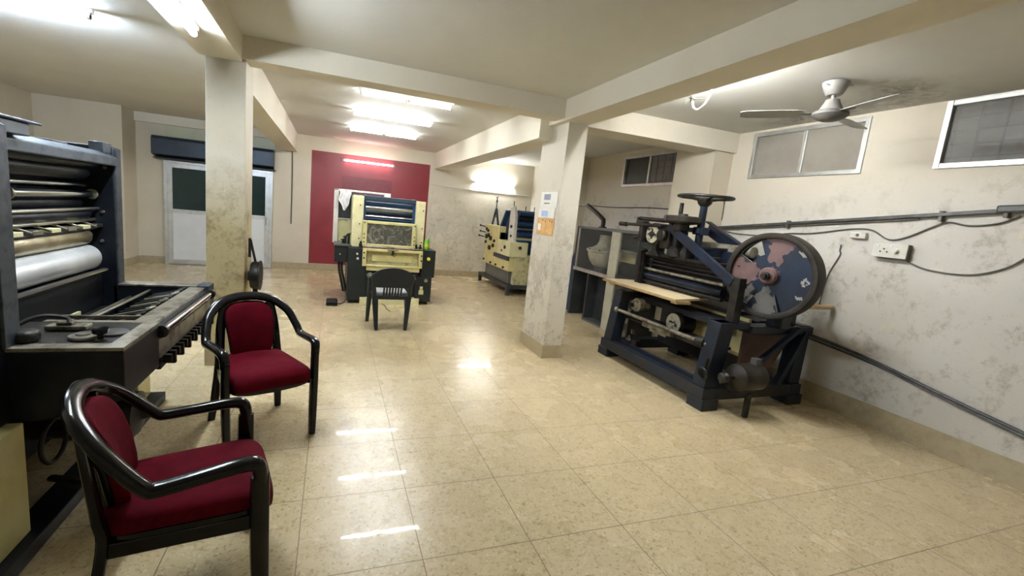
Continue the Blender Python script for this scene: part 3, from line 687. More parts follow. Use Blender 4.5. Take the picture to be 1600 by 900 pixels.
tag(q.build('cable', M_CABLE), 'thin grey cable lying on the floor under the black chair', 'cable')

# ------------------------------------------------------------------ small blue and cream press behind the right pillar
def small_press():
    t = thing('small_offset_press', 'small blue and cream offset press on a low stand, half behind the right pillar', 'printing press', (3.45, 8.7, 0))
    st = MB(); st.box(2.95,4.0,7.90,7.97,.13,.20); st.box(2.95,4.0,9.48,9.55,.13,.20); st.box(2.95,3.02,7.97,9.48,.13,.20); st.box(3.93,4.0,7.97,9.48,.13,.20); st.box(3.02,3.93,7.97,9.48,.155,.175); s = st.build('stand', M_GALV_DARK, t, smooth=False, bevel=.005)
    for x in (2.98,3.97):
        for y in (7.93,9.52):
            q = MB(); q.box(x-.03,x+.03,y-.03,y+.03,.015,.13); q.cyl((x,y,0),(x,y,.015),.04,n=12); q.build('leg', M_GALV_DARK, s, smooth=False)
    q = MB(); q.box(3.02,3.85,8.05,9.35,.20,.44); q.build('base_box', M_GALV, t, smooth=False, bevel=.006)
    q = MB(); q.box(3.08,3.85,7.93,8.1,.20,.78); q.build('base_front', M_CREAM_DIRTY, t, smooth=False, bevel=.008)
    sp = MB(); sp.prism([(7.98,.45),(9.40,.45),(9.40,1.28),(8.62,1.28),(8.62,.88),(7.98,.88)], 'yz', 2.97, 3.12); pn = sp.build('side_panel', M_CREAM_PAINT, t, smooth=False, bevel=.01)
    q = MB(); q.box(3.12,3.80,8.1,9.35,.44,1.15); q.build('body', M_CREAM_PAINT, t, smooth=False, bevel=.008)
    q = MB(); q.box(2.94,3.30,7.92,8.55,.74,1.02); bx = q.build('control_box', M_CREAM_PALE, t, smooth=False, bevel=.008)
    for a_, b_, r_ in (((3.14,7.92,.92),(3.14,7.905,.92),.03),((2.94,8.15,.90),(2.925,8.15,.90),.035),((2.94,8.3,.82),(2.93,8.3,.82),.02)):
        q = MB(); q.cyl(a_, b_, r_, n=12); q.build('knob', M_DARK, bx)
    q = MB(); q.box(2.95,2.972,7.97,8.75,.655,.735); q.build('dark_band', M_NAVY, pn, smooth=False)
    for y,z,r in ((9.28,1.02,.05),(9.15,1.05,.045),(9.2,1.15,.03),(9.3,1.18,.03),(9.02,1.0,.05),(8.85,.86,.04),(9.05,.80,.05),(8.8,.96,.03),(9.3,.9,.03),(9.33,.52,.02),(8.9,.50,.02),(8.6,.50,.02),(8.2,.50,.02)):
        q = MB(); q.cyl((2.97,y,z),(2.94,y,z),r,n=12); q.build('control_knob', M_GREASE, pn)
    for y,z in ((9.37,1.10),(9.42,1.0),(9.38,1.22)):
        q = MB(); q.cyl((2.96,y,z),(2.86,y+.05,z+.02),.012,n=8); q.puff((2.86,y+.05,z+.02),(.022,.022,.022),1,1,12,8); q.build('lever', M_GREASE, t)
    # blue head with rollers, white cheek plate
    q = MB(); q.prism([(8.08,1.02),(8.35,1.02),(8.35,1.66),(8.20,1.70),(8.10,1.5)], 'yz', 3.06, 3.12); ck = q.build('cheek_plate', M_WHITE_PLASTIC, t, smooth=False, bevel=.006)
    q = MB(); q.cyl((3.06,8.22,1.3),(3.04,8.22,1.3),.03,n=12); q.build('knob', M_DARK, ck)
    q = MB(); q.cyl((3.06,8.2,1.12),(3.045,8.2,1.12),.025,n=12); q.build('knob', M_DARK, ck)
    q = MB(); q.box(3.12,3.86,8.12,8.75,.80,1.62); q.build('head_housing', M_BLUE_PRESS, t, smooth=False, bevel=.01)
    q = MB(); q.box(3.12,3.9,8.02,8.12,.80,1.06); q.build('feed_tray', M_BLUE_PRESS, t, smooth=False, bevel=.006)
    for z, r, m in ((1.16,.05,M_BLUE_PRESS),(1.27,.03,M_CHROME),(1.36,.045,M_BLUE_PRESS),(1.47,.04,M_RUBBER),(1.56,.045,M_BLUE_PRESS)):
        q = MB(); q.cyl((3.13,8.08,z),(3.84,8.08,z),r,n=16); q.build('roller', m, t)
    q = MB(); q.box(3.0,3.5,8.62,8.95,.90,1.16); q.bar((3.05,8.75,1.16),(3.05,8.42,1.60),.10,.05); q.build('feed_arm', M_BLUE_PRESS, t, smooth=False, bevel=.006)
    q = MB(); q.bar((3.02,8.55,1.02),(3.02,8.55,1.3),.04,.04); q.build('lever', M_DARK, t)
    # A-shaped rod support
    q = MB(); q.bar((3.05,9.25,1.28),(3.05,9.10,1.62),.035,.03); q.bar((3.05,8.90,1.28),(3.05,9.08,1.62),.035,.03); q.bar((3.05,9.18,1.45),(3.05,9.0,1.45),.03,.02); q.cyl((3.05,9.09,1.58),(3.05,9.09,1.86),.012,n=8); q.bar((3.05,9.16,1.86),(3.05,9.02,1.87),.012,.012); q.puff((3.05,9.09,1.78),(.022,.022,.03),1,1,12,8); q.build('rod_stand', M_NAVY, t)
    for x,y,z in ((3.1,8.3,1.70),(3.3,8.2,1.62),(3.5,8.25,1.62)):
        q = MB(); q.cyl((x,y,z-.06),(x,y,z+.09),.008,n=8); q.build('pin', M_DARK, t)
    q = MB(); q.sweep([(3.5,8.2,1.60),(3.55,8.2,1.66),(3.62,8.2,1.64),(3.7,8.2,1.61)], .012, n=8); q.build('handle', M_GREASE, t)
    return t
small_press()

# ------------------------------------------------------------------ old blue flywheel machine on the right
def flywheel_machine():
    t = thing('creasing_machine', 'old blue iron machine with big flywheel, handwheel and plywood feed board by right wall', 'machine', (3.6, 3.8, 0))
    X0, X1, Y0, Y1 = 3.08, 4.27, 3.03, 4.62
    # base frame with block feet
    b = MB(); b.box(X0,X0+.14,Y0,Y1,.09,.20); b.box(X1-.14,X1,Y0,Y1,.09,.20); b.box(X0+.14,X1-.14,Y0,Y0+.12,.09,.20); b.box(X0+.14,X1-.14,Y1-.12,Y1,.09,.20); bs = b.build('base_frame', M_BLUE_BASE, t, smooth=False, bevel=.006)
    b = MB(); b.box(X0+.10,X0+.135,Y0+.12,Y1-.12,.20,.235); b.build('base_lip', M_BLUE_OLD, bs, smooth=False, bevel=.003)
    for x in (X0-.01, X1-.17):
        for y in (Y0-.02, Y1-.16):
            q = MB(); q.box(x,x+.18,y,y+.18,0,.10); q.build('foot', M_BLUE_BASE, bs, smooth=False, bevel=.006)
    # leaning legs
    def leg(x0,x1,y0,y1,zt,topx0,topx1,m):
        q = MB(); q.ring_loft([[Vector((x0,y0,.2)),Vector((x1,y0,.2)),Vector((x1,y1,.2)),Vector((x0,y1,.2))],[Vector((topx0,y0,zt)),Vector((topx1,y0,zt)),Vector((topx1,y1,zt)),Vector((topx0,y1,zt))]])
        return q.build('leg', m, t, smooth=False, bevel=.006)
    leg(3.10,3.24,4.46,4.60,.80,3.17,3.30,M_BLUE_BASE)
    leg(3.10,3.26,3.05,3.19,.80,3.17,3.33,M_BLUE_OLD)
    leg(4.10,4.25,4.46,4.60,.80,4.05,4.18,M_BLUE_BASE)
    leg(4.12,4.26,3.05,3.19,.78,4.16,4.27,M_BLUE_OLD)
    # near end frame
    b = MB(); b.box(3.52,4.29,3.04,3.18,.70,.77); b.box(3.17,3.52,3.06,3.18,.74,.80); ef = b.build('end_frame_rail', M_BLUE_OLD, t, smooth=False, bevel=.005)
    b = MB(); b.bar((3.95,3.05,.20),(4.20,3.05,.72),.05,.06,(0,1,0)); b.build('end_brace', M_BLUE_OLD, t, smooth=False, bevel=.004)
    b = MB(); b.bar((3.55,3.0,.40),(4.05,3.0,.77),.035,.05,(0,1,0)); b.build('diagonal_brace', M_BLUE_OLD, t, smooth=False, bevel=.004)
    b = MB(); b.prism([(3.52,.36),(3.92,.36),(4.12,.70),(3.52,.70)], 'xz', 3.10, 3.13); b.build('end_plate', M_MAROON, t, smooth=False)
    # upright columns that carry the bed
    b = MB(); b.box(3.30,3.38,3.06,3.14,.80,1.20); b.build('column', M_GREASE, t, smooth=False, bevel=.005)
    b = MB(); b.box(3.40,3.50,4.48,4.58,.80,1.27); b.build('column', M_GREASE, t, smooth=False, bevel=.005)
    for x0, x1 in ((3.98,4.12),):
        b = MB(); b.box(x0,x1,3.10,3.22,.77,1.5); b.build('column', M_BLUE_OLD, t, smooth=False, bevel=.005)
        b = MB(); b.box(x0,x1,4.46,4.58,.80,1.3); b.build('column', M_BLUE_OLD, t, smooth=False, bevel=.005)
    # plywood feed board
    b = MB(); b.prism([(3.09,3.53),(3.62,3.66),(3.62,4.74),(3.13,4.77)], 'xy', .882, .905); fb = b.build('feed_board', M_PLY, t, smooth=False, bevel=.002)
    b = MB(); b.box(3.088,3.10,3.53,4.76,.878,.903); b.build('board_edge', M_PLY_EDGE, fb, smooth=False)
    b = MB(); b.box(3.11,3.28,3.54,3.62,.855,.882); b.box(3.16,3.24,4.60,4.72,.84,.882); b.build('board_batten', M_PLY_EDGE, fb, smooth=False)
    # black bed: ribbed front, rods and rollers above the board
    b = MB(); b.box(3.52,3.62,3.36,4.47,.93,1.26); bed = b.build('bed', M_GREASE, t, smooth=False, bevel=.006)
    b = MB()
    for z, th in ((1.235,.03),(1.19,.018),(1.15,.022)): b.box(3.475-.2*(1.25-z),3.53,3.36,4.50,z-th/2,z+th/2)
    b.build('bed_rib', M_GREASE, bed, smooth=False, bevel=.003)
    b = MB(); b.cyl((3.46,3.36,1.09),(3.46,4.52,1.09),.019); b.build('clamp_rod', M_STEEL_DIRTY, t)
    b = MB(); b.cyl((3.47,3.36,1.01),(3.47,4.50,1.01),.045); b.build('pressure_roller', M_RUBBER, t)
    b = MB(); b.cyl((3.46,3.36,.945),(3.46,4.50,.945),.02); b.build('feed_rod', M_GREASE, t)
    b = MB(); b.box(3.38,3.52,4.50,4.54,.93,1.30); b.cyl((3.44,4.50,1.29),(3.44,4.57,1.29),.03,n=12); b.build('end_cheek', M_GREASE, t, smooth=False, bevel=.005)
    b = MB(); b.box(3.62,3.98,3.36,4.47,.80,.84); b.box(3.3,3.95,4.44,4.50,.70,.80); b.build('bed_frame', M_GREASE, t, smooth=False)
    b = MB(); b.box(3.40,4.10,3.30,4.40,.70,.76); b.build('under_frame', M_INNER, t, smooth=False)
    # lower shelf, rod, pulleys, pale plate
    b = MB(); b.cyl((3.16,3.15,.575),(3.16,4.48,.575),.020); b.lathe((3.16,4.46,.575),(0,1,0),[(.02,0),(.035,.005),(.035,.05),(.015,.055),(.015,.09),(0,.09)],14); b.build('treadle_rod', M_STEEL_DIRTY, t)
    b = MB(); b.lathe((3.17,3.17,.575),(0,1,0),[(.02,0),(.05,.01),(.05,.1),(.02,.11)],16); b.build('rod_bearing', M_GREASE, t)
    b = MB(); b.prism([(3.22,3.2),(3.50,3.2),(3.50,4.44),(3.22,4.44)], 'xy', .50, .525); b.build('lower_shelf', M_GREASE, t, smooth=False)
    b = MB(); b.box(3.17,3.22,3.62,4.05,.50,.55); b.box(3.19,3.21,3.7,3.95,.47,.50); b.build('spring_bar', M_STEEL_DIRTY, t, smooth=False, bevel=.004)
    b = MB(); b.box(3.66,3.69,3.2,4.1,.42,.80); b.build('back_plate', M_ROLLPAPER, t, smooth=False)
    b = MB(); b.box(3.75,3.80,3.2,4.45,.2,.78); b.build('rear_panel', M_INNER, t, smooth=False)
    b = MB(); b.lathe((3.36,3.80,.60),(1,0,0),[(.115,.18),(.12,.02),(.105,.0)],32); p = b.build('pulley', M_GREASE, t)
    b = MB(); b.lathe((3.36,3.80,.60),(1,0,0),[(.10,-.001),(.10,-.012),(.085,-.014),(.035,-.012),(.035,-.02),(0,-.02)],32); b.build('pulley_face', M_DIALFACE, p)
    b = MB(); b.box(3.338,3.344,3.77,3.85,.60,.615); b.box(3.338,3.344,3.74,3.76,.57,.60); b.build('pulley_slot', M_DARK, p, smooth=False)
    b = MB(); b.lathe((3.30,4.38,.66),(1,0,0),[(.075,.16),(.08,.02),(.06,0),(.06,-.01),(.03,-.012),(.03,-.03),(0,-.03)],28); g2 = b.build('small_pulley', M_DIALFACE, t)
    b = MB(); b.lathe((3.268,4.38,.66),(1,0,0),[(.026,0),(.026,-.02),(0,-.02)],16); b.build('hub', M_DARK, g2)
    b = MB(); b.bar((3.28,4.42,.60),(3.27,4.44,.42),.03,.03); b.bar((3.28,4.36,.56),(3.28,4.34,.50),.025,.02); b.box(3.26,3.30,4.3,4.33,.33,.38); b.build('trip_lever', M_STEEL_DIRTY, t, bevel=.003)
    b = MB(); b.lathe((3.22,4.28,.25),(0,0,1),[(.04,-.01),(.045,.02),(.025,.05),(.02,.07),(0,.07)],14); b.box(3.2,3.27,4.14,4.22,.235,.29); b.build('oil_cup', M_RUSTY, t)
    # dial and gear head at the far end
    b = MB(); b.lathe((3.30,4.24,1.50),(1,0,0),[(.0,-.01),(.11,-.01),(.125,.0),(.125,.05),(.10,.06),(.10,.2),(0,.2)],28); hd = b.build('gear_head', M_RUSTY, t)
    b = MB(); b.lathe((3.29,4.24,1.50),(1,0,0),[(.0,-.008),(.098,-.008),(.098,0.004)],28); b.build('dial_plate', M_DIALFACE, hd)
    b = MB(); b.box(3.272,3.283,4.232,4.248,1.45,1.56); b.box(3.272,3.283,4.18,4.30,1.492,1.508); b.cyl((3.282,4.24,1.5),(3.262,4.24,1.5),.03,n=12); b.cyl((3.282,4.30,1.55),(3.27,4.30,1.55),.012,n=8); b.build('dial_cross', M_DARK, hd)
    b = MB(); b.box(3.30,3.55,4.00,4.13,1.36,1.62); b.cyl((3.29,4.07,1.50),(3.24,4.07,1.50),.06,n=18); b.build('gear_housing', M_RUSTY, t, bevel=.012)
    b = MB(); b.prism([(4.16,1.26),(4.36,1.26),(4.30,1.33),(4.29,1.42),(4.20,1.42),(4.21,1.33)], 'yz', 3.33, 3.45); b.build('head_bracket', M_GREASE, t, smooth=False, bevel=.01)
    b = MB(); b.box(3.27,3.37,4.40,4.46,1.40,1.62); b.box(3.26,3.33,4.38,4.50,1.60,1.64); b.cyl((3.28,4.42,1.46),(3.28,4.54,1.44),.018,n=10); b.cyl((3.27,4.5,1.58),(3.27,4.5,1.68),.014,n=10); b.build('side_bracket', M_RUSTY, t, bevel=.006)
    b = MB(); b.cyl((3.32,3.98,1.655),(3.30,4.50,1.665),.022,n=12); b.cyl((3.28,4.10,1.60),(3.27,4.78,1.585),.018,n=12); b.cyl((3.27,4.70,1.585),(3.27,4.82,1.585),.026,n=12); b.build('crank_rod', M_RUSTY, t)
    b = MB(); b.lathe((3.35,3.90,1.63),(0,0,1),[(.06,-.08),(.075,-.06),(.075,.0),(.165,.015),(.178,.03),(.178,.075),(.165,.085),(.05,.09),(.045,.11),(0,.11)],36); gw = b.build('gear_wheel', M_RUSTY, t)
    b = MB(); b.cyl((3.34,3.93,1.74),(3.34,3.93,1.85),.022,.019,n=12); b.build('crank_handle', M_GREASE, gw)
    b = MB(); b.lathe((3.40,3.98,1.34),(0,0,1),[(.05,-.07),(.09,-.05),(.09,.02),(.06,.05),(.06,.2),(.05,.28)],20); b.lathe((3.40,3.82,1.33),(0,0,1),[(.06,-.06),(.07,.02),(.05,.06),(.04,.1),(0,.1)],18); b.build('worm_housing', M_GREASE, t)
    # handwheel
    c = Vector((3.50,3.80,1.925))
    b = MB(); b.cyl((3.50,3.80,1.26),(3.50,3.80,1.88),.036,n=16); b.lathe((3.50,3.80,1.55),(0,0,1),[(.036,0),(.06,.005),(.06,.06),(.036,.065)],18); b.build('handwheel_shaft', M_BLUE_OLD, t)
    b = MB(); b.torus(c, (0,0,1), .245, .020, .016, 44, 10); hw = b.build('handwheel_rim', M_GREASE, t)
    b = MB(); b.lathe((3.50,3.80,1.86),(0,0,1),[(.038,-.03),(.065,.0),(.075,.04),(.045,.06),(0,.06)],20)
    b.build('handwheel_hub', M_GREASE, t)
    for k in range(5):
        a = .5+2*PI*k/5
        q = MB(); q.sweep([(3.5+.05*math.cos(a),3.8+.05*math.sin(a),1.89),(3.5+.14*math.cos(a),3.8+.14*math.sin(a),1.91),(3.5+.235*math.cos(a),3.8+.235*math.sin(a),1.925)], [.022,.016,.018], .010, n=8); q.build('handwheel_spoke', M_GREASE, t)
    # sloping blue bars and bridge
    b = MB(); b.bar((3.30,4.02,1.60),(3.30,3.14,1.15),.012,.085); b.bar((3.325,4.03,1.635),(3.325,3.15,1.185),.055,.012); b.build('diagonal_bar', M_BLUE_OLD, t, smooth=False, bevel=.003)
    b = MB(); b.bar((3.80,4.0,1.62),(3.80,3.12,1.22),.03,.13); b.bar((3.80,4.02,1.69),(3.80,3.14,1.29),.07,.014); b.build('diagonal_bar', M_BLUE_OLD, t, smooth=False, bevel=.003)
    b = MB(); b.box(3.31,3.84,3.97,4.03,1.56,1.61); b.box(3.46,3.56,3.74,3.86,1.54,1.62); b.box(3.31,3.84,3.60,3.63,1.40,1.43); b.build('bridge', M_BLUE_OLD, t, smooth=False, bevel=.005)
    b = MB(); b.box(3.64,3.70,3.40,3.96,1.2,1.40); b.build('side_plate', M_BLUE_OLD, t, smooth=False, bevel=.005)
    b = MB(); b.box(3.62,3.96,3.4,4.4,1.0,1.22); b.box(3.64,3.9,3.45,4.3,1.22,1.30); b.build('platen', M_GREASE, t, smooth=False, bevel=.01)
    b = MB(); b.cyl((3.74,3.35,1.42),(3.74,4.0,1.42),.055,n=20); b.cyl((3.70,3.55,1.38),(3.70,4.2,1.38),.025,n=14); b.build('upper_shaft', M_STEEL_DIRTY, t)
    b = MB(); b.box(3.36,3.60,3.4,4.4,1.26,1.29); b.box(3.40,3.48,3.45,3.55,1.29,1.34); b.build('top_rail', M_GREASE, t, smooth=False, bevel=.004)
    # flywheel: rim, web with paint flaked to pink and grey, hub and shaft
    return t
FLY = flywheel_machine()
def flywheel():
    # the wheel turns on a shaft carried by the machine: a part of it
    c = Vector((3.47, 2.95, 1.25)); R = .372; yaw = math.radians(-12)
    ax = Vector((math.cos(yaw), -math.sin(yaw), 0)); s = Vector((math.sin(yaw), math.cos(yaw), 0)); up = Vector((0,0,1))
    q = MB(); q.lathe(c, ax, [(R-.045,.0),(R-.03,-.006),(R-.004,-.004),(R,.004),(R,.125),(R-.005,.13),(R-.03,.13),(R-.04,.12),(R-.045,.06),(R-.045,.0)], 72, False)
    rim = q.build('flywheel_rim', M_RUSTY, FLY)
    q = MB(); bm = q.bm
    NA, NR = 180, 22; rs = [.05+(R-.045-.05+.004)*i/NR for i in range(NR+1)]
    rnd = random.Random(3); ph = [rnd.uniform(0, 6.28) for _ in range(8)]
    def mat_at(a, r):
        j = .07*math.sin(30*r+ph[0]+3*a)+.05*math.sin(66*r+ph[1]-5*a)+.03*math.sin(110*r+ph[2])
        d = math.degrees(a + j) % 360; f = r/R
        jr = .04*math.sin(7*a+ph[3])+.02*math.sin(16*a+ph[4])
        # angle 0 = away from viewer's right (far side), 90 = up
        if f < .2+jr*.4: return 1
        if 62 < d < 102 and f > .30+jr: return 1          # pink sector at the top
        if 152 < d < 205 and f > .26+jr: return 1         # pink sector at the left
        if 250 < d < 286 and f > .28+jr: return 2          # grey sector at the bottom
        if 212 < d < 236 and .45+jr < f < .80: return 2
        if (math.hypot(r*math.cos(a)+.0-.27, r*math.sin(a)+.01)+.006*math.sin(5*a*9)) < .030 and math.hypot(r*math.cos(a)-.275, r*math.sin(a)+.014) > .014: return 3
        if abs(r*math.cos(a)-.25-.6*(-.145-r*math.sin(a))) < .026 and abs(r*math.sin(a)+.145) < .012: return 3
        if 40 < d < 52 and .80 < f: return 3
        return 0
    holes = []
    def hole(a, r):
        d = math.degrees(a) % 360; f = r/R
        if 112 < d < 150 and .52 < f < .86: return True
        if abs(r*math.cos(a)-R*.62*math.cos(math.radians(214))) < .022 and abs(r*math.sin(a)-R*.62*math.sin(math.radians(214))) < .022: return True
        if 170 < d < 173 and .72 < f < .8: return True
        if (290 < d < 297 or 236 < d < 243) and .45 < f < .84: return True
        return False
    def V(a, r, h): return c + ax*h + (-s)*(r*math.cos(a)) + up*(r*math.sin(a))
    grid = {}
    for side, h in ((0,.03),(1,.045)):
        for i in range(NA):
            for k in range(NR+1): grid[side,i,k] = bm.verts.new(V(2*PI*i/NA, rs[k], h))
    solid = {}
    for i in range(NA):
        for k in range(NR):
            a = 2*PI*(i+.5)/NA; r = (rs[k]+rs[k+1])/2
            solid[i,k] = not hole(a, r)
    for i in range(NA):
        i2 = (i+1) % NA
        for k in range(NR):
            if not solid[i,k]: continue
            mi = mat_at(2*PI*(i+.5)/NA, (rs[k]+rs[k+1])/2)
            f = bm.faces.new((grid[0,i,k],grid[0,i2,k],grid[0,i2,k+1],grid[0,i,k+1])); f.material_index = mi
            f = bm.faces.new((grid[1,i,k],grid[1,i,k+1],grid[1,i2,k+1],grid[1,i2,k])); f.material_index = 0
            for (di, dk, e) in ((-1,0,(grid[0,i,k],grid[0,i,k+1],grid[1,i,k+1],grid[1,i,k])),(1,0,(grid[0,i2,k+1],grid[0,i2,k],grid[1,i2,k],grid[1,i2,k+1])),(0,-1,(grid[0,i2,k],grid[0,i,k],grid[1,i,k],grid[1,i2,k])),(0,1,(grid[0,i,k+1],grid[0,i2,k+1],grid[1,i2,k+1],grid[1,i,k+1]))):
                kk = k+dk; ii = (i+di) % NA
                if kk < 0 or kk >= NR or not solid[ii,kk]:
                    try: f = bm.faces.new(e); f.material_index = 3
                    except ValueError: pass
    bmesh.ops.delete(bm, geom=[v for v in bm.verts if not v.link_faces], context='VERTS')
    q.build('flywheel_web', [M_BLUE_OLD, M_PINK, M_GREYPATCH, M_CHIP], FLY, smooth=False)
    q = MB(); q.lathe(c, ax, [(.0,.03),(.072,.03),(.075,.0),(.062,-.015),(.062,-.02),(.03,-.02)], 32); q.build('flywheel_hub', M_PINK, FLY)
    q = MB(); q.lathe(c, ax, [(.0,-.085),(.022,-.085),(.024,-.08),(.024,-.06),(.034,-.058),(.034,-.03),(.028,-.028),(.028,.55),(0,.55)], 20); q.build('flywheel_shaft', M_RUSTY, FLY)
    e = c + ax*.35
    q = MB(); q.box(e.x-.06,e.x+.06,e.y-.06,e.y+.09,.77,1.30); q.build('shaft_pedestal', M_BLUE_OLD, FLY, smooth=False, bevel=.01)
    q = MB(); q.cyl((4.10,3.02,.975),(4.44,3.02,.975),.022,n=12); q.build('tie_rod', M_PLY_EDGE, FLY)
    # motor slung at the near end, with its pulley and stand
    q = MB(); q.lathe((3.26,2.90,.36),(1,0,0),[(.0,-.10),(.018,-.10),(.018,-.02),(.05,-.015),(.09,.0),(.112,.01),(.118,.03),(.118,.24),(.105,.26),(.05,.28),(0,.28)],30); mt = q.build('motor', M_RUSTY, FLY)
    q = MB(); q.lathe((3.10,2.90,.36),(1,0,0),[(.0,0),(.03,0),(.045,.01),(.03,.03),(.045,.05),(.03,.06),(0,.06)],18); q.build('motor_pulley', M_GREASE, mt)
    q = MB(); q.box(3.30,3.50,2.86,3.05,.20,.25); q.box(3.38,3.43,2.85,2.88,0,.22); q.build('motor_bracket', M_GREASE, FLY, smooth=False, bevel=.004)
    q = MB(); q.box(3.42,3.48,2.86,2.92,.47,.53); q.build('terminal_box', M_GREYPATCH, mt, smooth=False, bevel=.004)
    q = MB(); q.torus((3.09,3.08,.33),(1,0,.2),.05,.012,n=24,m=8); q.bar((3.09,3.08,.36),(3.09,3.05,.48),.02,.02); q.build('belt_shifter', M_GREASE, FLY)
flywheel()

# ------------------------------------------------------------------ glass-sided grey cabinet with hopper
def cabinet():
    t = thing('hopper_cabinet', 'grey steel cabinet with glass panes and a cream hopper inside, between pillar and flywheel machine', 'cabinet', (3.95, 5.9, 0))
    X0, X1, Ya, Yb, Yc = 3.66, 4.30, 6.60, 5.66, 5.10
    q = MB(); q.box(X0,X1,Ya-.03,Ya+.03,0,1.46); q.build('end_panel', M_GALV_DARK, t, smooth=False, bevel=.004)
    q = MB(); q.box(X0,X0+.03,Yc,Ya+.03,1.435,1.47); q.box(X0+.03,X1,Yc,Ya+.03,1.45,1.47); q.build('top_frame', M_GALV, t, smooth=False, bevel=.004)
    q = MB(); q.box(X0-.01,X0+.05,Yb,Ya,.75,.80); q.build('shelf_edge', M_ALU, t, smooth=False, bevel=.004)
    q = MB(); q.box(X0+.05,X1,Yc,Ya,.75,.765); q.build('shelf', M_GALV, t, smooth=False)
    q = MB(); q.box(X0,X0+.03,Yb,Yb+.025,.80,1.435); q.build('window_frame', M_ALU, t, smooth=False, bevel=.003)
    q = MB(); q.box(X0,X0+.025,Ya-.05,Ya-.03,.80,1.435); q.build('window_frame', M_ALU, t, smooth=False, bevel=.003)
    q = MB(); q.box(X0+.01,X0+.016,Yb+.025,Ya-.05,.80,1.435); q.build('glass_pane', M_GLASS, t, smooth=False)
    q = MB(); q.box(X0-.005,X0+.03,Yb-.18,Yb,0,1.435); q.build('post', M_POST, t, smooth=False, bevel=.004)
    q = MB(); q.box(X0+.01,X0+.016,Yc,Yb-.18,.02,1.435); q.build('glass_pane', M_GLASS, t, smooth=False)
    q = MB(); q.box(X1-.02,X1,Yc,Ya,0,1.45); q.build('back_panel', M_GALV, t, smooth=False)
    q = MB(); q.box(X0,X1,Yc-.03,Yc,0,1.46); q.build('end_panel', M_GALV_DARK, t, smooth=False)
    q = MB(); q.box(X0+.03,X1-.02,6.18,6.22,0,.75); q.box(X0+.2,X0+.22,5.55,6.18,0,.75); q.build('inner_partition', M_GALV_DARK, t, smooth=False)
    q = MB(); q.box(X0+.0,X0+.20,Yb,6.18,0,.03); q.build('kick_plate', M_GALV, t, smooth=False)
    # hopper bowl with its lid and outlet
    q = MB(); q.lathe((3.97,6.22,.84),(0,0,1),[(.0,0),(.13,.0),(.18,.03),(.235,.10),(.268,.18),(.278,.25),(.30,.255),(.30,.28),(.27,.30),(.20,.325),(.15,.36),(.125,.42),(.12,.52),(0,.52)],48); hp = q.build('hopper', M_HOPPER, t)
    q = MB()
    for k in range(10):
        a = 2*PI*k/10; q.puff((3.97+.292*math.cos(a),6.22+.292*math.sin(a),1.125),(.016,.016,.012),1,1,10,6)
    q.build('clip', M_GALV_DARK, hp)
    q = MB(); q.cyl((3.97,6.22,.765),(3.97,6.22,.85),.16,n=24); q.build('hopper_base', M_GALV_DARK, hp)
    q = MB(); q.sweep([(4.22,6.42,1.0),(4.22,6.40,1.2),(4.20,6.33,1.34),(4.18,6.25,1.44)], .07, .04, n=10, e=4); q.build('lift_arm', M_GALV_DARK, t)
    q = MB(); q.box(3.80,4.25,Yc+.02,Yb-.02,1.02,1.16); q.build('inner_duct', M_CREAM_PALE, t, smooth=False, bevel=.006)
    q = MB(); q.box(3.70,4.28,Yc+.01,Yb-.02,1.16,1.20); q.build('inner_ledge', M_GALV, t, smooth=False)
    # lever standing on the top
    q = MB(); q.cyl((3.90,6.30,1.47),(3.90,6.30,1.49),.06,n=16); q.sweep([(3.90,6.30,1.48),(3.90,6.30,1.58),(3.90,6.34,1.62),(3.90,6.55,1.72),(3.90,6.78,1.81),(3.90,6.82,1.815)], [.03,.03,.035,.035,.03,.02], .028, n=10, e=3); lv = q.build('lever', M_GREASE, t)
    q = MB(); q.cyl((3.90,6.80,1.815),(3.90,7.30,1.81),.016,n=10); q.build('lever_bar', M_STEEL_DIRTY, lv)
    q = MB(); q.lathe((3.90,7.24,1.81),(0,1,0),[(.016,0),(.05,.01),(.055,.05),(.03,.08),(0,.08)],16); q.build('lever_knob', M_RUSTY, lv)
    return t
cabinet()
q = MB(); q.ring_loft([[Vector(v) for v in ((3.70,6.70,.0),(3.82,6.70,.0),(3.82,7.28,.0),(3.70,7.28,.0))],[Vector(v) for v in ((4.02,6.70,1.22),(4.06,6.70,1.22),(4.06,7.2,1.22),(4.02,7.2,1.22))]])
tag(q.build('cover_sheet', M_CARPET_BLUE, smooth=False, bevel=.01), 'dark blue sheet leaning behind the grey glass cabinet', 'sheet')

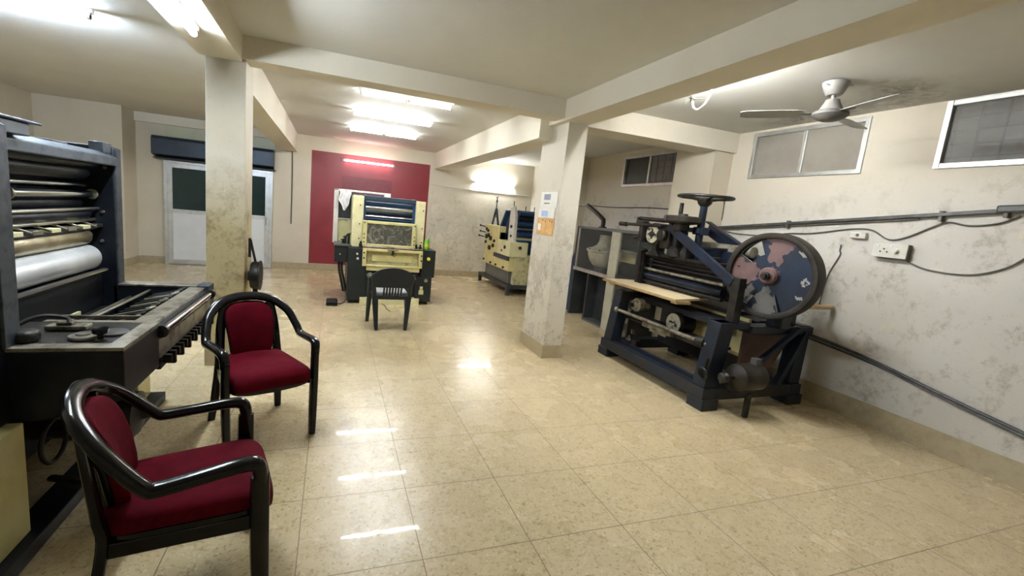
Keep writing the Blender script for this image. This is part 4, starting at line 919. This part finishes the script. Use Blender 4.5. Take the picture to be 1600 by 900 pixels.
# ------------------------------------------------------------------ armchairs
def armchair(label, loc, rz, s=1.0):
    # built at the origin facing +y, then moved
    t = thing('armchair', label, 'chair', (0,0,0), 'black armchairs with crimson upholstery')
    half = [(.278,.254,.575),(.281,.250,.630),(.286,.232,.658),(.291,.18,.664),(.297,.06,.655),(.303,-.06,.646),(.303,-.095,.655),(.290,-.15,.715),(.258,-.215,.795),(.185,-.275,.862),(.095,-.305,.893),(0,-.312,.902)]
    path = half + [(-x,y,z) for x,y,z in reversed(half[:-1])]
    wd = [.027,.028,.029,.029,.029,.029,.028,.028,.030,.032,.033,.033]; th = [.025,.027,.026,.024,.023,.023,.023,.023,.022,.022,.022,.022]
    q = MB(); q.sweep(path, wd+wd[-2::-1], th+th[-2::-1], side=(1,0,0), n=14, e=2.6, res=6); q.build('arm_frame', M_BLACK_PLASTIC, t)
    for sx in (1,-1):
        q = MB(); q.sweep([(sx*.278,.253,.60),(sx*.277,.252,.42),(sx*.274,.256,.2),(sx*.270,.262,0)], [.034,.036,.034,.029], [.022,.025,.024,.021], side=(0,1,0), n=12, e=3); q.build('leg', M_BLACK_PLASTIC, t)
        q = MB(); q.sweep([(sx*.150,-.285,.858),(sx*.178,-.262,.70),(sx*.190,-.238,.52),(sx*.195,-.225,.42),(sx*.212,-.26,.2),(sx*.230,-.300,0)], [.030,.030,.031,.033,.028,.024], [.015,.016,.018,.021,.019,.017], side=(1,0,0), n=12, e=3); q.build('leg', M_BLACK_PLASTIC, t)
        q = MB(); q.bar((sx*.255,.23,.395),(sx*.205,-.22,.395),.022,.06); q.build('side_rail', M_BLACK_PLASTIC, t, smooth=False, bevel=.006)
    def wseat(p):
        v = (p.y+.25)/.5; k = .82+.18*min(1,max(0,v)); p = Vector((p.x*k, p.y, p.z))
        p.z += .018*(1-(p.x/.26)**2) - .035*max(0,(p.y-.19)/.1)**2; return p
    q = MB(); q.puff((0,.033,.404),(.264,.280,.028),.3,.35,40,10, lambda p: Vector((p.x*(.82+.18*min(1,max(0,(p.y+.25)/.5))), p.y, p.z+ .02*(p.x/.26)**2))); q.build('seat_shell', M_BLACK_PLASTIC, t)
    q = MB(); q.puff((0,.040,.455),(.256,.278,.054),.45,.28,44,18,wseat); q.build('seat', M_VELVET, t)
    def wback(p):
        v = (p.z+.19)/.38; w = .84+.24*v
        z = p.z*(1 if p.z < 0 else 1.03-.16*(p.x/.16)**2)
        return Vector((p.x*w, p.y - .085*v + .05*(p.x/.17)**2*.7 + .02*math.sin(v*PI), z))
    q = MB(); q.puff((0,-.198,.662),(.152,.028,.196),.4,.2,44,22,wback); q.build('backrest', M_VELVET, t)
    q = MB(); q.puff((0,-.234,.662),(.155,.012,.200),.3,.2,44,12,wback); q.build('back_shell', M_BLACK_PLASTIC, t)
    q = MB(); q.box(-.18,.18,-.245,-.215,.375,.42); q.build('rear_rail', M_BLACK_PLASTIC, t, smooth=False, bevel=.006)
    t.location = loc; t.rotation_euler = (0,0,rz); t.scale = (s,s,s)
    return t
KEEP |= {
armchair('black armchair with crimson seat and tapered crimson back, the farther of the two', (-.442,3.299,0), math.radians(-154.9)),
armchair('nearest crimson-cushioned black armchair, seen from its side at the bottom left', (-.535,1.94,0), math.radians(-75.8), .99)}

# ------------------------------------------------------------------ monobloc chair facing the press
def plastic_chair():
    t = thing('plastic_chair', 'black moulded plastic chair facing away before the cream press', 'chair', (.61, 5.87, 0))
    cx = .61
    for sx in (1,-1):
        q = MB(); q.sweep([(cx+sx*.235,6.06,.62),(cx+sx*.24,6.07,.40),(cx+sx*.25,6.075,.2),(cx+sx*.258,6.08,0)], [.036,.034,.028,.022],[.026,.025,.022,.018], side=(1,0,0), n=10, e=3); q.build('leg', M_MATT_PLASTIC, t)
        q = MB(); q.sweep([(cx+sx*.205,5.72,.43),(cx+sx*.195,5.69,.25),(cx+sx*.178,5.65,0)], [.042,.034,.022],[.026,.024,.018], side=(1,0,0), n=10, e=3); q.build('leg', M_MATT_PLASTIC, t)
        q = MB(); q.sweep([(cx+sx*.235,6.07,.60),(cx+sx*.262,6.04,.645),(cx+sx*.275,5.92,.655),(cx+sx*.272,5.80,.655),(cx+sx*.255,5.72,.665),(cx+sx*.22,5.67,.70)], [.030,.032,.032,.032,.034,.03],.014, side=(1,0,0), n=10, e=3); q.build('arm', M_MATT_PLASTIC, t)
        q = MB(); q.sweep([(cx+sx*.232,5.665,.71),(cx+sx*.232,5.68,.60),(cx+sx*.215,5.70,.43)], [.032,.026,.026],.012, side=(1,0,0), n=10, e=3); q.build('back_post', M_MATT_PLASTIC, t)
    # arched top band of the back
    poly = []
    for k in range(25):
        a = PI*k/24; poly.append((cx+.262*math.cos(a), .62+.175*math.sin(a)**.75))
    inner = [(cx-.20,.60),(cx-.185,.66),(cx-.14,.625),(cx-.12,.535),(cx+.12,.535),(cx+.14,.625),(cx+.185,.66),(cx+.20,.60)]
    q = MB(); q.prism(poly+[(cx-.20,.545),(cx+.20,.545)], 'xz', 5.640, 5.662); q.build('backrest', M_MATT_PLASTIC, t, smooth=False, bevel=.005)
    for k in range(7):
        x = cx-.105+.035*k
        q = MB(); q.sweep([(x,5.652,.56),(x,5.672,.50),(x,5.70,.42)], .0115,.007, side=(1,0,0), n=8, e=3); q.build('back_slat', M_MATT_PLASTIC, t)
    q = MB(); q.box(cx-.21,cx+.21,5.69,5.72,.385,.44); q.build('rear_rail', M_MATT_PLASTIC, t, smooth=False, bevel=.006)
    q = MB(); q.puff((cx,5.90,.415),(.235,.215,.022),.3,.35,36,8); q.build('seat', M_MATT_PLASTIC, t)
    q = MB(); q.puff((cx,5.91,.452),(.205,.185,.026),.4,.35,36,8); q.build('seat_top', M_GREY_SEAT, t)  # separate grey layer over the black seat
    return t
plastic_chair()

# ------------------------------------------------------------------ ceiling fan
def fan():
    fx, fy = 3.33, 2.56
    t = thing('ceiling_fan', 'old greyish ceiling fan above the high window', 'ceiling fan', (fx, fy, CZ))
    q = MB(); q.lathe((fx,fy,CZ-.02),(0,0,-1),[(.03,-.012),(.085,-.010),(.088,.0),(.075,.04),(.055,.085),(.045,.092),(0,.092)],32); q.build('canopy', M_FAN, t)
    q = MB(); q.cyl((fx,fy,CZ),(fx,fy,CZ-.03),.05,n=16); q.build('ceiling_hook', M_DARK, t)
    q = MB(); q.sweep([(fx+.06,fy+.02,CZ-.03),(fx+.11,fy-.01,CZ-.022),(fx+.15,fy-.02,CZ-.012)], .010, n=8); q.sweep([(fx-.07,fy-.01,CZ-.05),(fx-.11,fy,CZ-.04)], .007, n=8, curve=False); q.build('wire', M_WIRE_WHITE, t)
    q = MB(); q.cyl((fx,fy,CZ-.10),(fx,fy,CZ-.18),.014,n=12); q.build('down_rod', M_FAN, t)
    q = MB(); q.lathe((fx,fy,CZ-.145),(0,0,-1),[(.02,-.01),(.045,.0),(.05,.02),(.075,.07),(.082,.085),(.07,.10),(0,.10)],32); q.build('motor_bell', M_FAN, t)
    q = MB(); q.lathe((fx,fy,CZ-.235),(0,0,-1),[(0,-.005),(.09,-.005),(.118,.01),(.12,.03),(.10,.05),(.06,.07),(0,.075)],36); q.build('motor_housing', M_FAN_DARK, t)
    for k in range(3):
        a = math.radians(14)+2*PI*k/3; d = Vector((math.cos(a), math.sin(a), 0)); s = Vector((-math.sin(a), math.cos(a), 0)); z = Vector((0,0,1))
        c = Vector((fx,fy,CZ-.25))
        q = MB(); q.bar(c+d*.10, c+d*.20, .05, .006); q.build('blade_iron', M_FAN_DARK, t)
        rings = []
        for r, w in ((.17,.05),(.20,.062),(.40,.066),(.56,.060),(.60,.045)):
            o = c+d*r; tl = s*w + z*w*.22
            rings.append([o+tl+z*.002, o-tl+z*.002, o-tl-z*.002, o+tl-z*.002])
        q = MB(); q.ring_loft(rings); q.build('blade', M_BLADE, t, smooth=False)
fan()

# ------------------------------------------------------------------ posters and things on the pillars
px = PXL - .001
t = thing('notice', 'white paper notice with a dark blue print stuck high on the right pillar', 'notice', (px, 4.95, 1.97)); KEEP.add(t)
q = MB(); q.box(px-.003,px,4.69,5.13,1.80,1.985); q.build('sheet', M_PAPER, t, smooth=False)
q = MB(); q.box(px-.0042,px-.003,4.87,5.04,1.89,1.96); q.build('printed_picture', M_PRINT_BLUE, t, smooth=False)
q = MB(); q.box(px-.0042,px-.003,4.88,5.03,1.845,1.855); q.build('printed_line', M_DARK, t, smooth=False)
t = thing('leaflet', 'faded white leaflet with a pale blue print, between the notice and the orange poster', 'notice', (px, 4.95, 1.7)); KEEP.add(t)
q = MB(); q.box(px-.003,px,4.73,5.15,1.675,1.798); q.build('sheet', M_PAPER, t, smooth=False)
q = MB(); q.box(px-.0042,px-.003,4.90,5.07,1.69,1.76); q.build('printed_patch', M_SKY_PRINT, t, smooth=False)
t = thing('poster', 'orange printed poster on the right pillar, lowest of the papers', 'poster', (px, 4.95, 1.57)); KEEP.add(t)
q = MB(); q.box(px-.004,px-.001,4.71,5.16,1.47,1.672); q.build('sheet', M_ORANGE, t, smooth=False)
x0, x1 = px-.0052, px-.004
for pg in ([(4.73,1.48),(4.86,1.48),(4.88,1.53),(4.82,1.58),(4.75,1.55)], [(4.78,1.575),(4.84,1.575),(4.85,1.645),(4.78,1.63)], [(4.95,1.51),(5.01,1.51),(5.0,1.64),(4.94,1.63)]):
    q = MB(); q.prism(pg, 'yz', x0, x1); q.build('printed_figure', M_GOLD, t, smooth=False)
for y, z in ((4.75,1.63),(4.81,1.64),(4.92,1.63),(5.0,1.645)):
    q = MB(); q.box(x0,x1,y,y+.02,z-.01,z+.012); q.build('printed_detail', M_BROWN_PRINT, t, smooth=False)
q = MB(); q.box(x0,x1,5.05,5.13,1.52,1.60); q.build('printed_text_block', M_PAPER, t, smooth=False)
t = thing('wall_fitting', 'black disc-shaped fitting hung by a rod from the worn left pillar', 'fitting', (-.80, 4.68, .85))
q = MB(); q.lathe((-.765,4.68,.83),(1,0,0),[(.0,-.03),(.12,-.03),(.13,-.015),(.13,.035),(.14,.04),(.14,.05),(0,.052)],32); q.build('disc', M_GREASE, t)
q = MB(); q.box(-.82,-.785,4.65,4.71,.78,.87); q.box(-.78,-.74,4.66,4.70,.66,.72); q.build('bracket', M_DARK, t, smooth=False, bevel=.004)
q = MB(); q.cyl((-.76,4.68,.95),(-.805,4.68,1.165),.011,n=8); q.build('hanging_rod', M_RUSTY, t)
q = MB(); q.box(-.82,-.80,4.665,4.695,1.0,1.18); q.build('hook', M_RUSTY, t, smooth=False, bevel=.004)

# cord loop hanging off the right beam
t = thing('cord_loop', 'white loop of cord hanging from the edge of the right-hand beam', 'cord', (2.44, 2.92, 2.61))
q = MB(); q.sweep([(2.465,2.99,2.60),(2.475,2.985,2.555),(2.47,2.93,2.525),(2.47,2.87,2.55),(2.475,2.84,2.605),(2.487,2.83,2.66)], .007, n=8); q.build('loop', M_WIRE_WHITE, t)
q = MB(); q.cyl((2.38,2.92,2.61),(2.38,2.92,2.595),.012,n=8); q.sweep([(2.385,2.92,2.598),(2.43,2.975,2.585),(2.465,2.99,2.60)], .004, n=6); q.sweep([(2.385,2.92,2.598),(2.42,2.91,2.59),(2.47,2.89,2.60)], .004, n=6); q.build('hook', M_RUSTY, t)

# ------------------------------------------------------------------ wall services
def cable(name, label, pts, r, m, cat='cable', group=None):
    q = MB(); q.sweep(pts, r, n=8, res=6); return tag(q.build(name, m), label, cat, group)
xw = XR-.012
t = thing('conduit', 'dark grey conduit rising along the right wall above the flywheel', 'conduit', (XR-.02, 3.3, 1.75))
q = MB(); q.bar((XR-.032,4.52,1.655),(XR-.032,1.97,1.94),.03,.03); q.build('channel', M_CONDUIT, t, smooth=False, bevel=.004)
q = MB(); q.bar((XR-.022,4.50,1.632),(XR-.022,2.5,1.858),.012,.012); q.build('lower_wire', M_CABLE, t, smooth=False)
q = MB(); q.bar((XR-.036,2.05,1.945),(XR-.036,1.4,1.985),.055,.055); q.build('sleeve', M_CONDUIT, t, smooth=False, bevel=.012)
for y, z in ((2.36,1.885),(2.0,1.93),(3.6,1.75)):
    q = MB(); q.box(XR-.045,XR-.003,y-.012,y+.012,z-.045,z+.04); q.build('clip', M_CABLE, t, smooth=False, bevel=.003)
cable('cable', 'thin cable sagging along the right wall just under the conduit', [(xw,4.45,1.62),(xw,4.2,1.60),(xw,3.85,1.605),(xw,3.6,1.65),(xw,3.35,1.67),(xw,3.02,1.735),(xw,2.84,1.738),(xw,2.70,1.665),(xw,2.58,1.69),(xw,2.42,1.79),(xw,2.33,1.835),(xw,2.2,1.815),(xw,2.05,1.84),(xw,1.95,1.90)], .006, M_CABLE)
cable('cable', 'thin cable dropping from the small junction box towards the flywheel', [(xw,3.06,1.58),(xw,3.06,1.52),(xw,3.05,1.48),(xw,3.11,1.30),(xw,3.13,1.15),(xw,3.14,.95)], .005, M_CABLE)
cable('cable', 'thin cable looping from the white switch board to the right edge', [(xw,2.50,1.50),(xw,2.38,1.455),(xw,2.2,1.44),(xw,2.05,1.46),(xw,1.9,1.54),(xw,1.78,1.68),(xw,1.6,1.9)], .006, M_CABLE)
t = thing('switch_board', 'white switch board with sockets on the right wall', 'switch board', (XR, 2.60, 1.57))
q = MB(); q.box(XR-.055,XR,2.50,2.745,1.515,1.635); q.build('back_box', M_CABLE, t, smooth=False, bevel=.003)
q = MB(); q.box(XR-.068,XR-.055,2.495,2.75,1.51,1.64); q.build('face_plate', M_WHITE_PLASTIC, t, smooth=False, bevel=.004)
q = MB()
for y, z in ((2.66,1.585),(2.685,1.56),(2.635,1.56)): q.cyl((XR-.068,y,z),(XR-.0695,y,z),.007,n=10)
q.build('socket_hole', M_DARK, t)
q = MB(); q.cyl((XR-.068,2.57,1.575),(XR-.095,2.57,1.575),.018,n=14); q.build('plug', M_WHITE_PLASTIC, t)
q = MB(); q.box(XR-.072,XR-.068,2.60,2.62,1.605,1.625); q.box(XR-.072,XR-.068,2.70,2.715,1.60,1.62); q.build('switch', M_PAPER, t, smooth=False, bevel=.001)
t = thing('junction_box', 'small cream junction box on the right wall, left of the switch board', 'junction box', (XR, 2.91, 1.68))
q = MB(); q.box(XR-.04,XR,2.85,2.98,1.655,1.715); q.build('box', M_WHITE_PLASTIC, t, smooth=False, bevel=.006)
q = MB(); q.cyl((XR-.04,2.915,1.685),(XR-.043,2.915,1.685),.014,n=12); q.build('screw_cap', M_CABLE, t)
cable('pipe', 'thin pipe sloping along the right wall low behind the flywheel', [(XR-.015,3.25,.68),(XR-.015,2.6,.60),(XR-.015,2.0,.48),(XR-.015,1.2,.34)], .014, M_CONDUIT, 'pipe')
cable('pipe', 'thinner lower pipe beneath the sloping pipe on the right wall', [(XR-.012,3.2,.635),(XR-.012,2.55,.565),(XR-.012,2.0,.452),(XR-.012,1.2,.305)], .008, M_CONDUIT, 'pipe')
cable('conduit', 'thin vertical conduit on the back wall between the door and crimson panel', [(-1.03,YB-.012,2.42),(-1.02,YB-.012,1.9),(-1.02,YB-.012,.95)], .011, M_CABLE, 'conduit')
cable('cable', 'thin cable run across the stained back wall below its tube light', [(1.80,YB-.01,2.03),(2.3,YB-.01,2.0),(3.0,YB-.01,2.0),(4.1,YB-.01,2.0)], .007, M_WHITE_PLASTIC)
cable('cable', 'cable dropping down the corner of the pilaster beside the handwheel', [(4.47,4.53,1.98),(4.485,4.54,1.93),(4.488,4.54,1.85),(4.488,4.54,1.74)], .006, M_CABLE)
cable('cable', 'cable run along the bare wall behind the grey glass cabinet', [(XR-.01,7.6,1.86),(XR-.01,6.9,1.84),(XR-.01,6.0,1.85),(XR-.01,5.2,1.82)], .007, M_CABLE)

# ------------------------------------------------------------------ set the surveyed things to room scale
G = ((1.01085, .022661, -.00633), (-.013965, 1.000359, -.067218), (-.008038, -.0072568, 1.0))
ZC = (1.02706, .008448, .004529, -.015904, 7.8e-05, .000356, .001196, 5.2e-05, .000115, .00019)
def site(p):
    x, y, z = p; d = G[2][0]*x + G[2][1]*y + 1
    k = sum(c*v for c, v in zip(ZC, (1, x, y, z, x*y, x*z, y*z, x*x, y*y, z*z)))
    return Vector(((G[0][0]*x+G[0][1]*y+G[0][2])/d, (G[1][0]*x+G[1][1]*y+G[1][2])/d, z*k))
bpy.context.view_layer.update()
eye = Vector((0, 0, H))
def tree(o):
    yield o
    for c in o.children: yield from tree(c)
for o in [q for q in COL.objects if q.parent is None and 'label' in q.keys() and q not in KEEP]:
    P = [d.matrix_world @ Vector(v) for d in tree(o) if d.type == 'MESH' for v in d.bound_box]
    lo = Vector([min(p[i] for p in P) for i in range(3)]); hi = Vector([max(p[i] for p in P) for i in range(3)])
    c = (lo+hi)/2
    wall = 0 if hi.x > 4.48 and c.x > 4.3 else 1 if hi.y > 10.05 else 2 if hi.z > 2.78 else None
    if o.name.startswith('cord_loop'): wall = 2
    if wall is not None: c[wall] = (4.5, 10.1, hi.z)[wall]
    sc = []
    for i in range(3):
        e = Vector((0,0,0)); e[i] = .05
        sc.append((site(c+e)-site(c-e))[i]/.1)
    w = site(c)
    if wall is None and lo.z < .02: sc[2] = w.z/c.z
    if wall is not None:
        k = (4.906, 10.904, 2.752 if o.name.startswith('cord') else 2.977)[wall]
        if o.name.startswith('cord_loop'): k += hi.z-2.61
        w = eye + (w-eye)*((k-eye[wall])/(w[wall]-eye[wall]))
    if o.rotation_euler.z: sc = [(sc[0]+sc[1])/2]*2 + [sc[2]]
    nl = Vector([w[i] + sc[i]*(o.location[i]-c[i]) for i in range(3)])
    if wall is None and lo.z < .02 and abs(o.location.z) < 1e-6: nl.z = 0
    o.location = nl
    o.scale = Vector([a*b for a, b in zip(o.scale, sc)])
